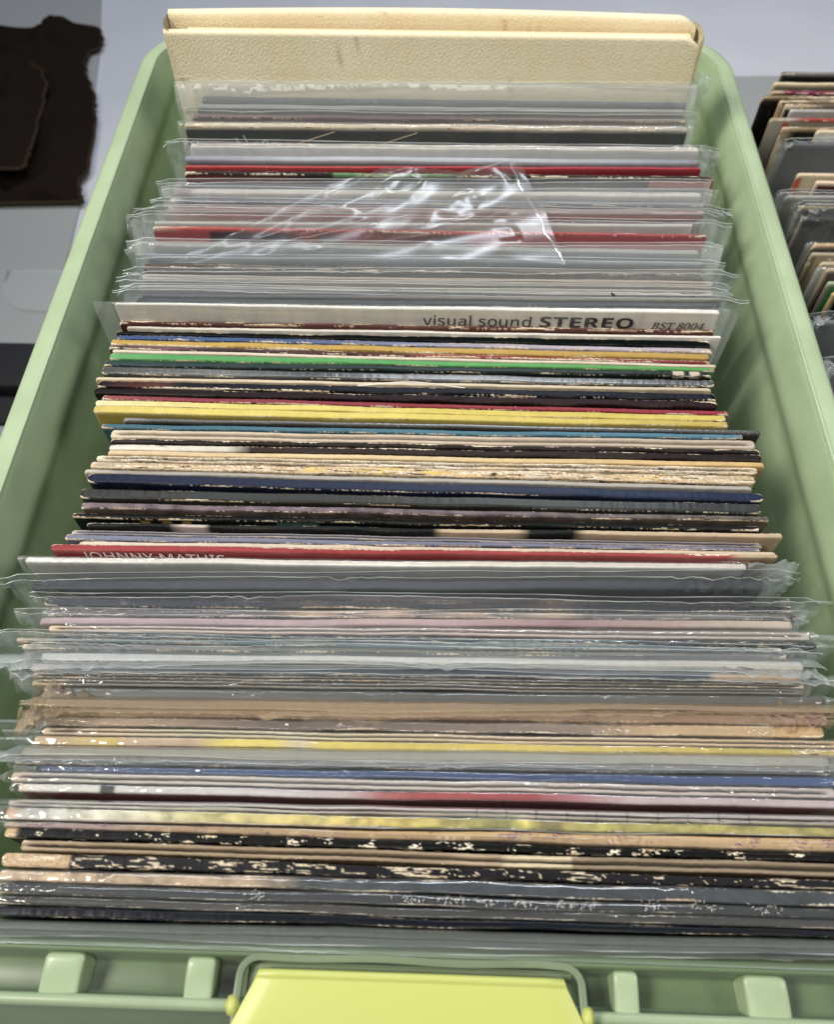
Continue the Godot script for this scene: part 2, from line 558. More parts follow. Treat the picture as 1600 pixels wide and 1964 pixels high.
# ---------- cream boxed album ----------
func box_album() -> void:
	var t := thing("boxed_album", "cream leatherette boxed record album standing at the back of the tub", "box set")
	var leather := StandardMaterial3D.new()
	leather.vertex_color_use_as_albedo = true
	leather.roughness = 0.5
	leather.metallic_specular = 0.35
	leather.heightmap_enabled = true
	var nt := NoiseTexture2D.new()
	nt.width = 512; nt.height = 512; nt.seamless = true
	var fn := FastNoiseLite.new()
	fn.noise_type = FastNoiseLite.TYPE_SIMPLEX
	fn.frequency = 0.035
	fn.fractal_octaves = 3
	fn.domain_warp_enabled = true
	fn.domain_warp_amplitude = 8.0
	fn.domain_warp_frequency = 0.02
	fn.seed = 4
	nt.noise = fn
	leather.heightmap_texture = nt
	leather.heightmap_scale = 0.03
	leather.uv1_scale = Vector3(1, 1, 1)
	var z := -0.5150
	var x0 := -0.1655
	var x1 := 0.1612
	# front board and rear board, each bowed slightly, joined by a rounded spine at right
	var cream := [Color(0.86, 0.77, 0.52), Color(0.92, 0.86, 0.65)]
	for b in [[z, 0.0048, 0.3630, "front_board"], [z - 0.0172, 0.0072, 0.3655, "rear_board"]]:
		var nu := 120
		var nv := 40
		var P := PackedVector3Array()
		var C := PackedColorArray()
		var UV := PackedVector2Array()
		P.resize(nu * nv); C.resize(nu * nv); UV.resize(nu * nv)
		var rnd: float = b[1] * 0.45
		for i in nu:
			var u := float(i) / (nu - 1)
			var x := lerpf(x0, x1, u)
			var e := minf(x - x0, x1 - x)
			var drop := 0.0
			if x1 - x < 0.012:
				drop = 0.006 * pow(1.0 - (x1 - x) / 0.012, 2.0)
			var bow := 0.0030 * sin(PI * u) * (0.4 if b[3] == "front_board" else -1.0)
			var lift := 0.0010 * sin(PI * u)
			for j in nv:
				var top: float = b[2] - drop + lift
				var y: float
				var dz: float
				var th: float = b[1]
				if j < 8:
					y = [FLOOR_Y, 0.10, 0.20, 0.28, 0.32, 0.348, top - 0.004, top - rnd][j]
					dz = -th
				elif j < 17:
					var g := PI * (j - 8) / 8.0
					y = top - rnd + rnd * sin(g)
					dz = -th * (0.5 + 0.5 * cos(g))
				else:
					var f := float(j - 17) / (nv - 18)
					y = lerpf(top - rnd - 0.001, 0.22, pow(f, 0.8)) if j < nv - 1 else FLOOR_Y
					dz = 0.0
				var n := 0.5 + 0.55 * broad.get_noise_2d(x * 1700 + 30, y * 1700) + 0.35 * mid.get_noise_2d(x * 700, y * 700)
				var c: Color = cream[0].lerp(cream[1], clampf(n, 0, 1))
				var spot := fine.get_noise_2d(x * 500, y * 500) + mid.get_noise_2d(x * 260 + 9, y * 260)
				if spot > 0.95:
					c = c.lerp(Color(0.42, 0.30, 0.16), clampf((spot - 0.78) * 2.0, 0, 0.5))
				if e < 0.006:
					c = c.lerp(Color(0.50, 0.38, 0.2), 0.45 * (1.0 - e / 0.006) * clampf(0.5 + mid.get_noise_2d(x * 900, y * 900) * 1.5, 0, 1))
				if j >= 8 and j < 17:
					c = c.lerp(Color(0.8, 0.72, 0.52), 0.35)
				P[i * nv + j] = Vector3(x, y, b[0] + dz + bow * clampf(y / 0.3, 0, 1))
				C[i * nv + j] = c
				UV[i * nv + j] = Vector2(x * 46.0, (y + dz) * 22.0)
		part(b[3], grid(nu, nv, P, C, UV), leather, t)
	# the rounded spine at right
	var nu2 := 14
	var ys := [FLOOR_Y, 0.12, 0.22, 0.28, 0.32, 0.340, 0.3540, 0.3590, 0.3608]
	var P2 := PackedVector3Array()
	var C2 := PackedColorArray()
	var U2 := PackedVector2Array()
	for i in nu2:
		var g := PI * i / (nu2 - 1)
		for j in ys.size():
			var y: float = ys[ys.size() - 1 - j]
			var pull := 0.0012 if j == 0 else 0.0
			P2.append(Vector3(x1 - 0.0005 + (0.0046 - pull) * sin(g), y, z - 0.0125 + (0.0125 - pull) * cos(g)))
			C2.append(Color(0.80, 0.71, 0.47))
			U2.append(Vector2(g * 0.3, y * 9.0))
	part("spine", grid(nu2, ys.size(), P2, C2, U2), leather, t)
	# folded lining at the open left end, and the recessed top of the inner tray
	var lin_m := plain(Color(0.46, 0.39, 0.29), 0.7, 0.3)
	var lp := []
	for k in 13:
		var g := PI * k / 12
		lp.append(Vector3(x0 + 0.0035 - 0.0050 * sin(g), 0, z - 0.0118 - 0.0108 * cos(g)))
	var PL := PackedVector3Array()
	for p in lp:
		for y in [FLOOR_Y, 0.15, 0.3, 0.3600, 0.3630, 0.3640]:
			PL.append(Vector3(p.x, y, p.z))
	part("left_fold", grid(13, 6, PL), lin_m, t)
	part("inner_tray", box(Vector3(x0 + 0.011, FLOOR_Y, z - 0.0152), Vector3(x1 - 0.003, 0.3585, z - 0.0052), 0.0012), plain(Color(0.80, 0.60, 0.38), 0.6, 0.3), t)
	part("tray_end", box(Vector3(x0 + 0.0065, FLOOR_Y, z - 0.0150), Vector3(x0 + 0.0108, 0.3575, z - 0.0052), 0.0008), plain(Color(0.66, 0.57, 0.36), 0.6, 0.3), t)

# ---------- record jackets ----------
const OPEN_TOPS := [5, 12, 19, 20, 42, 46, 54, 63, 69, 70, 75, 80, 82, 86]
const BARE := Color(0.56, 0.42, 0.26)
const PAPER := Color(0.80, 0.73, 0.60)

func columns_of(w: float, n: int) -> PackedFloat32Array:
	var e := [0.0, 0.15, 0.4, 0.8, 1.3, 2.0, 2.9, 4.0, 5.3]
	var xs := PackedFloat32Array()
	for v in e:
		xs.append(v)
	for i in n:
		xs.append(lerpf(6.4, w - 6.4, float(i) / (n - 1)))
	e.reverse()
	for v in e:
		xs.append(w - v)
	return xs

# all in millimetres, returned in metres: x from 0 to w, top edge at y = 0, back at z = 0 (left), front towards +z
func jacket(id: int, w: float, height: float, zl: float, zr: float, tl: float, tr: float, top: Array, face: Array, wear: float, kind: int, n: int, corner: float, deep: bool) -> ArrayMesh:
	var mouth := OPEN_TOPS.has(id) and id < 200 and kind != 2 and kind != 6
	var xs := columns_of(w, n)
	var nu := xs.size()
	# rows: back, round top, front; [where across 0..1, below the top, arc position]
	var rows := []
	for d in [height, 12.0, 3.5]:
		rows.append([0.0, d, -1])
	for k in 15:
		rows.append([-1.0, 0.0, k])
	var fr := [1.5, 2.2, 3.1, 4.3, 6.0, 8.5, 13.0, 30.0, height]
	if deep:
		fr = [1.3, 2.2, 3.5, 5.0, 7.0, 9.5, 12.5, 16.0, 22.0, 30.0, 45.0, 70.0, 110.0, 160.0, height]
	for d in fr:
		rows.append([1.0, d, -1])
	var nv := rows.size()
	var P := PackedVector3Array()
	var C := PackedColorArray()
	P.resize(nu * nv); C.resize(nu * nv)
	var off := id * 91.7
	var thr := lerpf(0.86, -0.30, wear)
	var rag := 0.0
	if kind == 3 or kind == 4:
		rag = 1.0
	for i in nu:
		var x := xs[i]
		var u := x / w
		var e := minf(x, w - x)
		var t := lerpf(tl, tr, u)
		var z := lerpf(zl, zr, u) + 0.6 * broad.get_noise_2d(x, id * 29.0) * sin(PI * clampf(u, 0, 1)) + 0.12 * mid.get_noise_2d(x, off)
		# closed rounded ends and corners
		var shut := 1.0
		var half := t * 0.5
		if e < half:
			shut = sqrt(maxf(0.0, 1.0 - pow(1.0 - e / half, 2.0))) * 0.92 + 0.08
		if i == 0 or i == nu - 1:
			shut = 0.0
		var drop := 0.0
		if e < corner:
			drop = corner - sqrt(maxf(0.0, corner * corner - (corner - e) * (corner - e)))
		drop += 0.35 * (0.5 + broad.get_noise_2d(x * 1.5, off + 40.0)) + 0.10 * mid.get_noise_2d(x * 1.3, off + 70.0)
		var ct := stop_at(top, u)
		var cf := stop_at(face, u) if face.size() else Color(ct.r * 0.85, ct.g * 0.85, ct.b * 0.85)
		var endw := (0.34 * exp(-e / 1.3) if deep else 0.75 * exp(-e / 2.2) * (1.0 if kind != 0 else 0.5))
		var tone := 1.0 + 0.10 * mid.get_noise_2d(x * 0.6, off + 5.0)
		var low := broad.get_noise_2d(x * 2.2, off + 13.0)
		var lift_line := mid.get_noise_2d(x * (0.07 + 0.02 * (id % 9)), off + 77.0)
		var line_two := mid.get_noise_2d(x * (0.07 + 0.025 * (id % 7)), off + 177.0)
		var rim := minf(t * 0.32, 0.75)
		for j in nv:
			var r: Array = rows[j]
			var across: float
			var down: float
			var s: float          # millimetres across the edge, 0 in its middle
			var ridge: float
			if r[2] >= 0:
				var k: int = r[2]
				var g := PI * 0.5
				if k < 4:
					g = PI * 0.5 * k / 4.0
					across = rim * (1.0 - cos(g)) / t
				elif k > 10:
					g = PI * 0.5 + PI * 0.5 * (k - 10) / 4.0
					across = 1.0 - rim * (1.0 + cos(g)) / t
				else:
					across = lerpf(rim / t, 1.0 - rim / t, (k - 4) / 6.0)
				down = rim * (1.0 - sin(g))
				s = (across - 0.5) * t + cos(g) * -0.6
				ridge = 0.55 + 0.45 * absf(cos(g))
			else:
				across = r[0]
				down = r[1]
				s = (across - 0.5) * t + (across * 2.0 - 1.0) * minf(down, 30.0)
				ridge = exp(-(down - 1.0) / 1.6)
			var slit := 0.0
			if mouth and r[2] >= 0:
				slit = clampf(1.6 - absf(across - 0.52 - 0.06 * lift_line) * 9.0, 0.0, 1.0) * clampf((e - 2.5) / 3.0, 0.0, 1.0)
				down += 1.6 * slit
			# ragged, torn edges
			var m1 := mid.get_noise_2d(x * 0.62, s * 1.35 + off)
			if kind >= 2 and kind <= 4:
				m1 = mid.get_noise_2d(x * 0.24, s * 1.9 + off)
			var m2 := fine.get_noise_2d(x * 0.7, s * 1.0 + off)
			var c := ct
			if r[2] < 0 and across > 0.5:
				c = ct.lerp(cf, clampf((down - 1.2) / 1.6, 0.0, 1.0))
			var q := tone + 0.06 * m2 + 0.13 * mid.get_noise_2d(x * 0.09 + 40.0, s * 2.6 + off)
			c = c.lerp(PAPER, clampf(0.10 * (ridge - 0.6) * (0.5 + m2 + 1.5 * low), 0.0, 0.08))
			var lift := 0.0
			match kind:
				5:
					var art := mid.get_noise_2d(x * 0.45, s * 0.5 + off + 300.0)
					q += 0.55 * art + 0.25 * m1
				2:
					var wx := x + 2.2 * mid.get_noise_2d(x * 0.9, s * 2.0 + off + 800.0)
					var line := absf(mid.get_noise_2d(wx * 0.15 + s * 0.35, s * 1.25 - wx * 0.09 + off + 500.0))
					var lw := (0.012 + 0.085 * wear * clampf(0.6 + 1.3 * low + 0.3 * m2, 0.0, 1.4))
					if line < lw:
						c = c.lerp(Color(0.62, 0.53, 0.39), clampf((1.0 - line / lw) * 1.5, 0, 0.9))
						lift = 0.12
					q += 0.35 * m2
				8:
					var pen := absf(mid.get_noise_2d(x * 0.30 + 1.5 * m2, s * 0.55 + off + 640.0))
					if pen < 0.05 and broad.get_noise_2d(x * 3.0, off) > -0.12 and absf(s) < 2.6:
						c = c.lerp(Color(0.16, 0.07, 0.16), 0.75)
				4:
					var lay := absf(s + 0.25 * m1)
					if lay < 0.22 and r[2] >= 0 and broad.get_noise_2d(x * 1.2, off) > -0.18:
						c = Color(0.03, 0.02, 0.012)
						lift = -0.5
					q += 0.22 * m1
				_:
					pass
			var edge_w := 0.0
			var v := 0.62 * m1 + 0.40 * m2 + 0.50 * ridge - 0.25 + endw
			if kind == 3:
				v = 0.35 * m1 + 0.30 * m2 + 0.55 * ridge - 0.30 + endw + 0.55 * low
			elif kind == 7:
				var from_back := across * t + (down if r[2] < 0 else 0.0)
				edge_w = wear * (0.35 + 2.6 * lift_line + 0.9 * fine.get_noise_2d(x * 0.5, off + 90.0)) + 1.6 * endw
				v = thr + clampf((edge_w - from_back) / 0.3, -0.2, 0.1)
			elif kind == 1 or kind == 5:
				var d1 := across * t + (down if r[2] < 0 else 0.0)
				var d2 := (1.0 - across) * t + (down if r[2] < 0 else 0.0)
				edge_w = maxf(wear * (0.1 + 2.4 * lift_line + 0.8 * m2) - d1, wear * (0.0 + 2.2 * line_two + 0.8 * m2) - d2) + 1.5 * endw
				v = thr + clampf(edge_w / 0.3, -0.2, 0.1) + (0.2 if m1 + 0.45 * m2 + wear * 0.5 > 1.02 else 0.0)
			elif kind == 6:
				v = 1.25 * mid.get_noise_2d(x * 0.42, s * 0.9 + off + 600.0) + 0.55 * m2 + 0.15 * ridge - 0.25 + endw
			elif kind == 2:
				v = 0.35 * m1 + 0.30 * m2 + 0.20 * ridge - 0.85 + endw
			var mask := clampf((v - thr) / 0.10, 0.0, 1.0)
			if kind == 0:
				mask *= 0.6
			if mask > 0.0 and (r[2] >= 0 or down < 9.0):
				var bare := BARE.lerp(PAPER, clampf(0.5 + m2 * 1.1 + low, 0.0, 1.0))
				if kind == 3:
					bare = BARE.lerp(PAPER, clampf(0.15 + m1 * 1.1 + 0.7 * m2, 0.0, 0.8)) * (0.85 + 0.25 * m2)
				if absf(mid.get_noise_2d(x * 0.07, s * 2.3 + off + 900.0)) < 0.045:
					bare = bare * 0.12
				c = c.lerp(bare, mask)
				lift += 0.16 * mask * (m2 + 0.3) + rag * 0.5 * mask * m1
			elif rag > 0.0 and r[2] >= 0:
				lift += 0.25 * m1
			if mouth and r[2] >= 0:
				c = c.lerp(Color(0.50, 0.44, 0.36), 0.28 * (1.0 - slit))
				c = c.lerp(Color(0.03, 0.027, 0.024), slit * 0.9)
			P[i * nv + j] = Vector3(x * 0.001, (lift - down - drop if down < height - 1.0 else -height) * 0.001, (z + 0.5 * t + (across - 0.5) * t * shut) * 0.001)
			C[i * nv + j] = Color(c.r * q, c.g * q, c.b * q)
	return grid(nu, nv, P, C)

func sleeve(id: int, w: float, height: float, zl: float, zr: float, tl: float, tr: float, s: Array) -> Array:
	var h: float = s[1]
	var le: float = s[2]
	var re: float = s[3]
	var wr: float = s[4]
	var lean: float = s[5]
	var closed: bool = h <= 4.5
	var off := id * 57.3 + 1000.0
	var nu := 300
	# [height above the jacket top (or share of the free edge when positive), side -1..1]
	var rows := []
	for v in [-height + 3.0, -60.0, -25.0, -12.0, -6.0, -2.5]:
		rows.append([v, -1.0])
	if closed:
		for k in 11:
			rows.append([0.0, -cos(PI * k / 10.0)])
	else:
		for v in [0.0, 0.25, 0.5, 0.7, 0.85, 1.0]:
			rows.append([v, -1.0])
		for v in [1.0, 0.85, 0.7, 0.5, 0.25, 0.0]:
			rows.append([v, 1.0])
	for v in [-2.5, -6.0, -12.0, -25.0, -60.0, -height + 3.0]:
		rows.append([v, 1.0])
	var nv := rows.size()
	var P := PackedVector3Array()
	P.resize(nu * nv)
	for i in nu:
		var f := float(i) / (nu - 1)
		var x := lerpf(-le, w + re, clampf(f - 0.05 * sin(TAU * f), 0, 1))
		var u := clampf(x / w, 0, 1)
		var t := lerpf(tl, tr, u)
		var zc := lerpf(zl, zr, x / w) + 0.6 * broad.get_noise_2d(x, id * 29.0) * sin(PI * u) + 0.5 * t
		var outside := maxf(-x, x - w)
		var flap := clampf(outside / 4.0, 0.0, 1.0)
		var crumple := wr * (0.42 + 1.3 * exp(-maxf(0.0, minf(x + le, w + re - x)) / 16.0))
		var end_y := -1.5 * clampf(outside / 8.0, 0, 1) * (1.0 + broad.get_noise_2d(off, 3.0))
		for j in nv:
			var r: Array = rows[j]
			var sgn: float = signf(r[1]) if r[1] != 0.0 else 1.0
			var v: float = r[0]
			var y := v
			var k := 0.0
			var z := zc
			var reach := exp(minf(v, 0.0) / 14.0)
			if closed and j >= 6 and j < 17:
				k = sqrt(maxf(0.0, 1.0 - r[1] * r[1]))
				y = h * (0.25 + 0.18 * broad.get_noise_2d(x * 1.7, off)) * k - 0.2
				z += r[1] * (t * 0.5 + 0.4) * lerpf(1.0, 0.25, flap)
				z += lean * 0.25 * k
			else:
				if v > 0.0:
					k = v
					var toph := h * (1.0 + 0.30 * (u - 0.5) * sin(off) + 0.10 * broad.get_noise_2d(x * 0.5, off + sgn * 9.0)) + 0.10 * wr * mid.get_noise_2d(x * 0.7, off + sgn)
					y = v * (toph - (0.8 if sgn > 0 else 0.0))
				var gap := (t * 0.5 + 0.4) * lerpf(1.0, 0.12, flap) * lerpf(1.0, 0.4, k)
				z += sgn * gap
				z += k * k * (lean + 2.0 * broad.get_noise_2d(x * 0.3, off + 115.0) + 0.7 * broad.get_noise_2d(x * 0.5, off + 15.0) + sgn * 0.7 * broad.get_noise_2d(x * 0.6, off + 33.0))
			y += end_y
			var n1 := mid.get_noise_2d(x * 0.75, y * 1.2 + off + sgn * 77.0)
			var n2 := fine.get_noise_2d(x * 0.45, y * 0.7 + z * 0.5 + off + sgn * 55.0)
			var n3 := absf(mid.get_noise_2d(x * 0.35 + y * 0.3, off + 200.0 + y * 0.4))
			var free := maxf(k if not closed else 0.5 * k, flap)
			var facet := maxf(0.0, broad.get_noise_2d(x * 1.4 + 70.0, off * 3.0) - 0.02) * 10.0 + 2.6 * exp(-maxf(0.0, minf(x + le, w + re - x)) / 10.0)
			var bump := crumple * facet * 0.9 * absf(mid.get_noise_2d(x * 0.33 + y * 0.18, y * 0.30 + z * 0.5 + off + 410.0))
			bump += crumple * (0.5 * n1 * (0.3 + 0.7 * free) + 0.10 * n2 + 0.7 * free * n3)
			if closed and j >= 6 and j < 17:
				y += maxf(bump, -0.12) * k
				z += 0.4 * bump * (1.0 - k) * sgn
			else:
				z += sgn * maxf(bump, -0.18) * reach * 0.8 * (1.0 if v <= 0.0 else 0.5 + 0.5 * sgn * 1.0)
			z += flap * 1.5 * broad.get_noise_2d(y * 3.0, off + signf(x) * 3.0) * reach
			P[i * nv + j] = Vector3(x, y, z) * 0.001
	var film_mesh := ArrayMesh.new()
	var spans := []
	var c0 := 0
	var c1 := nu - 1
	for i in nu:
		var x := P[i * nv].x * 1000.0
		if x < -0.5:
			c0 = i
		if x < w + 0.5:
			c1 = i
	if le > 0.0 and c0 > 1:
		spans.append([0, c0, true])
	spans.append([c0, c1, false])
	if c1 < nu - 2:
		spans.append([c1, nu - 1, true])
	var yellow: bool = s[0] >= 0.26
	var body := film(s[0] if yellow else (maxf(0.05, s[0] * 0.45) if closed else s[0] * 0.72), yellow)
	var flap_film := film(clampf(s[0] * 1.2, 0.14, 0.3), yellow)
	if closed:
		for sp in spans:
			film_part(P, nv, 0, nv, sp, film_mesh, flap_film if sp[2] else body)
		return [film_mesh, null]
	var half := nv / 2
	var hem := ArrayMesh.new()
	for side in 2:
		for sp in spans:
			film_part(P, nv, side * half, half, sp, film_mesh, flap_film if sp[2] else body)
		var H := PackedVector3Array()
		H.resize(nu * 3)
		for i in nu:
			var tp := P[i * nv + half - 1 + side]
			var x := tp.x * 1000.0
			var thick := 0.00016 * clampf(0.55 + 1.2 * broad.get_noise_2d(x * 2.0, off + side * 70.0), 0.1, 1.2)
			H[i * 3] = tp + Vector3(0, -0.00025, -thick)
			H[i * 3 + 1] = tp + Vector3(0, 0.00012, 0)
			H[i * 3 + 2] = tp + Vector3(0, -0.00025, thick)
		grid(nu, 3, H, PackedColorArray(), PackedVector2Array(), hem)
	return [film_mesh, hem]

func film_part(P: PackedVector3Array, nv: int, j0: int, n: int, span: Array, into: ArrayMesh, mat: Material) -> void:
	var a: int = span[0]
	var cols: int = span[1] - a + 1
	var Q := PackedVector3Array()
	Q.resize(cols * n)
	for i in cols:
		for j in n:
			Q[i * n + j] = P[(a + i) * nv + j0 + j]
	grid(cols, n, Q, PackedColorArray(), PackedVector2Array(), into)
	into.surface_set_material(into.get_surface_count() - 1, mat)

func add_record(id: int, d: Array, group: String, place: Vector3, height: float, n: int, corner: float, deep: bool) -> Node3D:
	# d: zl, zr, x, top y, tl, tr, width, top stops, face stops, wear, kind, gloss, sleeve, label (millimetres)
	var w: float = d[6]
	var zc: float = (d[0] + d[1]) * 0.5
	var o := thing("record", d[13], "record", Vector3(d[2] * 0.001, place.y, zc * 0.001), group)
	var top_y: float = d[3] * 0.001 - place.y
	var at := Vector3(-w * 0.0005, top_y, 0)
	var tall := top_y * 1000.0
	var face: Array = stops_of(d[8]) if d[8] != "" else []
	part("jacket", jacket(id, w, tall, d[0] - zc, d[1] - zc, d[4], d[5], stops_of(d[7]), face, d[9], d[10], n, corner, deep), card(d[11]), o, at)
	if d[12].size():
		var s: Array = d[12]
		var made := sleeve(id, w, tall, d[0] - zc, d[1] - zc, d[4], d[5], s)
		var yellow: bool = s[0] >= 0.26
		part("plastic_sleeve", made[0], null, o, at)
		if made[1]:
			part("sleeve_edge", made[1], film(0.42, yellow), o, at)
	return o

func text(words: String, font: String, bold: bool, italic: bool, size_mm: float, stretch: float, colour: Color, parent: Node3D, at: Vector3) -> void:
	var f := SystemFont.new()
	f.font_names = PackedStringArray([font])
	f.font_weight = 700 if bold else 400
	f.font_italic = italic
	var m := TextMesh.new()
	m.font = f
	m.text = words
	m.font_size = 64
	m.pixel_size = size_mm * 0.001 / 64.0
	m.depth = 0.0001
	m.curve_step = 2.0
	m.horizontal_alignment = HORIZONTAL_ALIGNMENT_LEFT
	m.vertical_alignment = VERTICAL_ALIGNMENT_TOP
	var o := part("lettering", m, plain(colour, 0.5), parent, at)
	o.transform = Transform3D(Basis(Vector3(stretch, 0, 0), Vector3(0.18 if italic else 0.0, 1, 0), Vector3(0, 0, 1)), at)

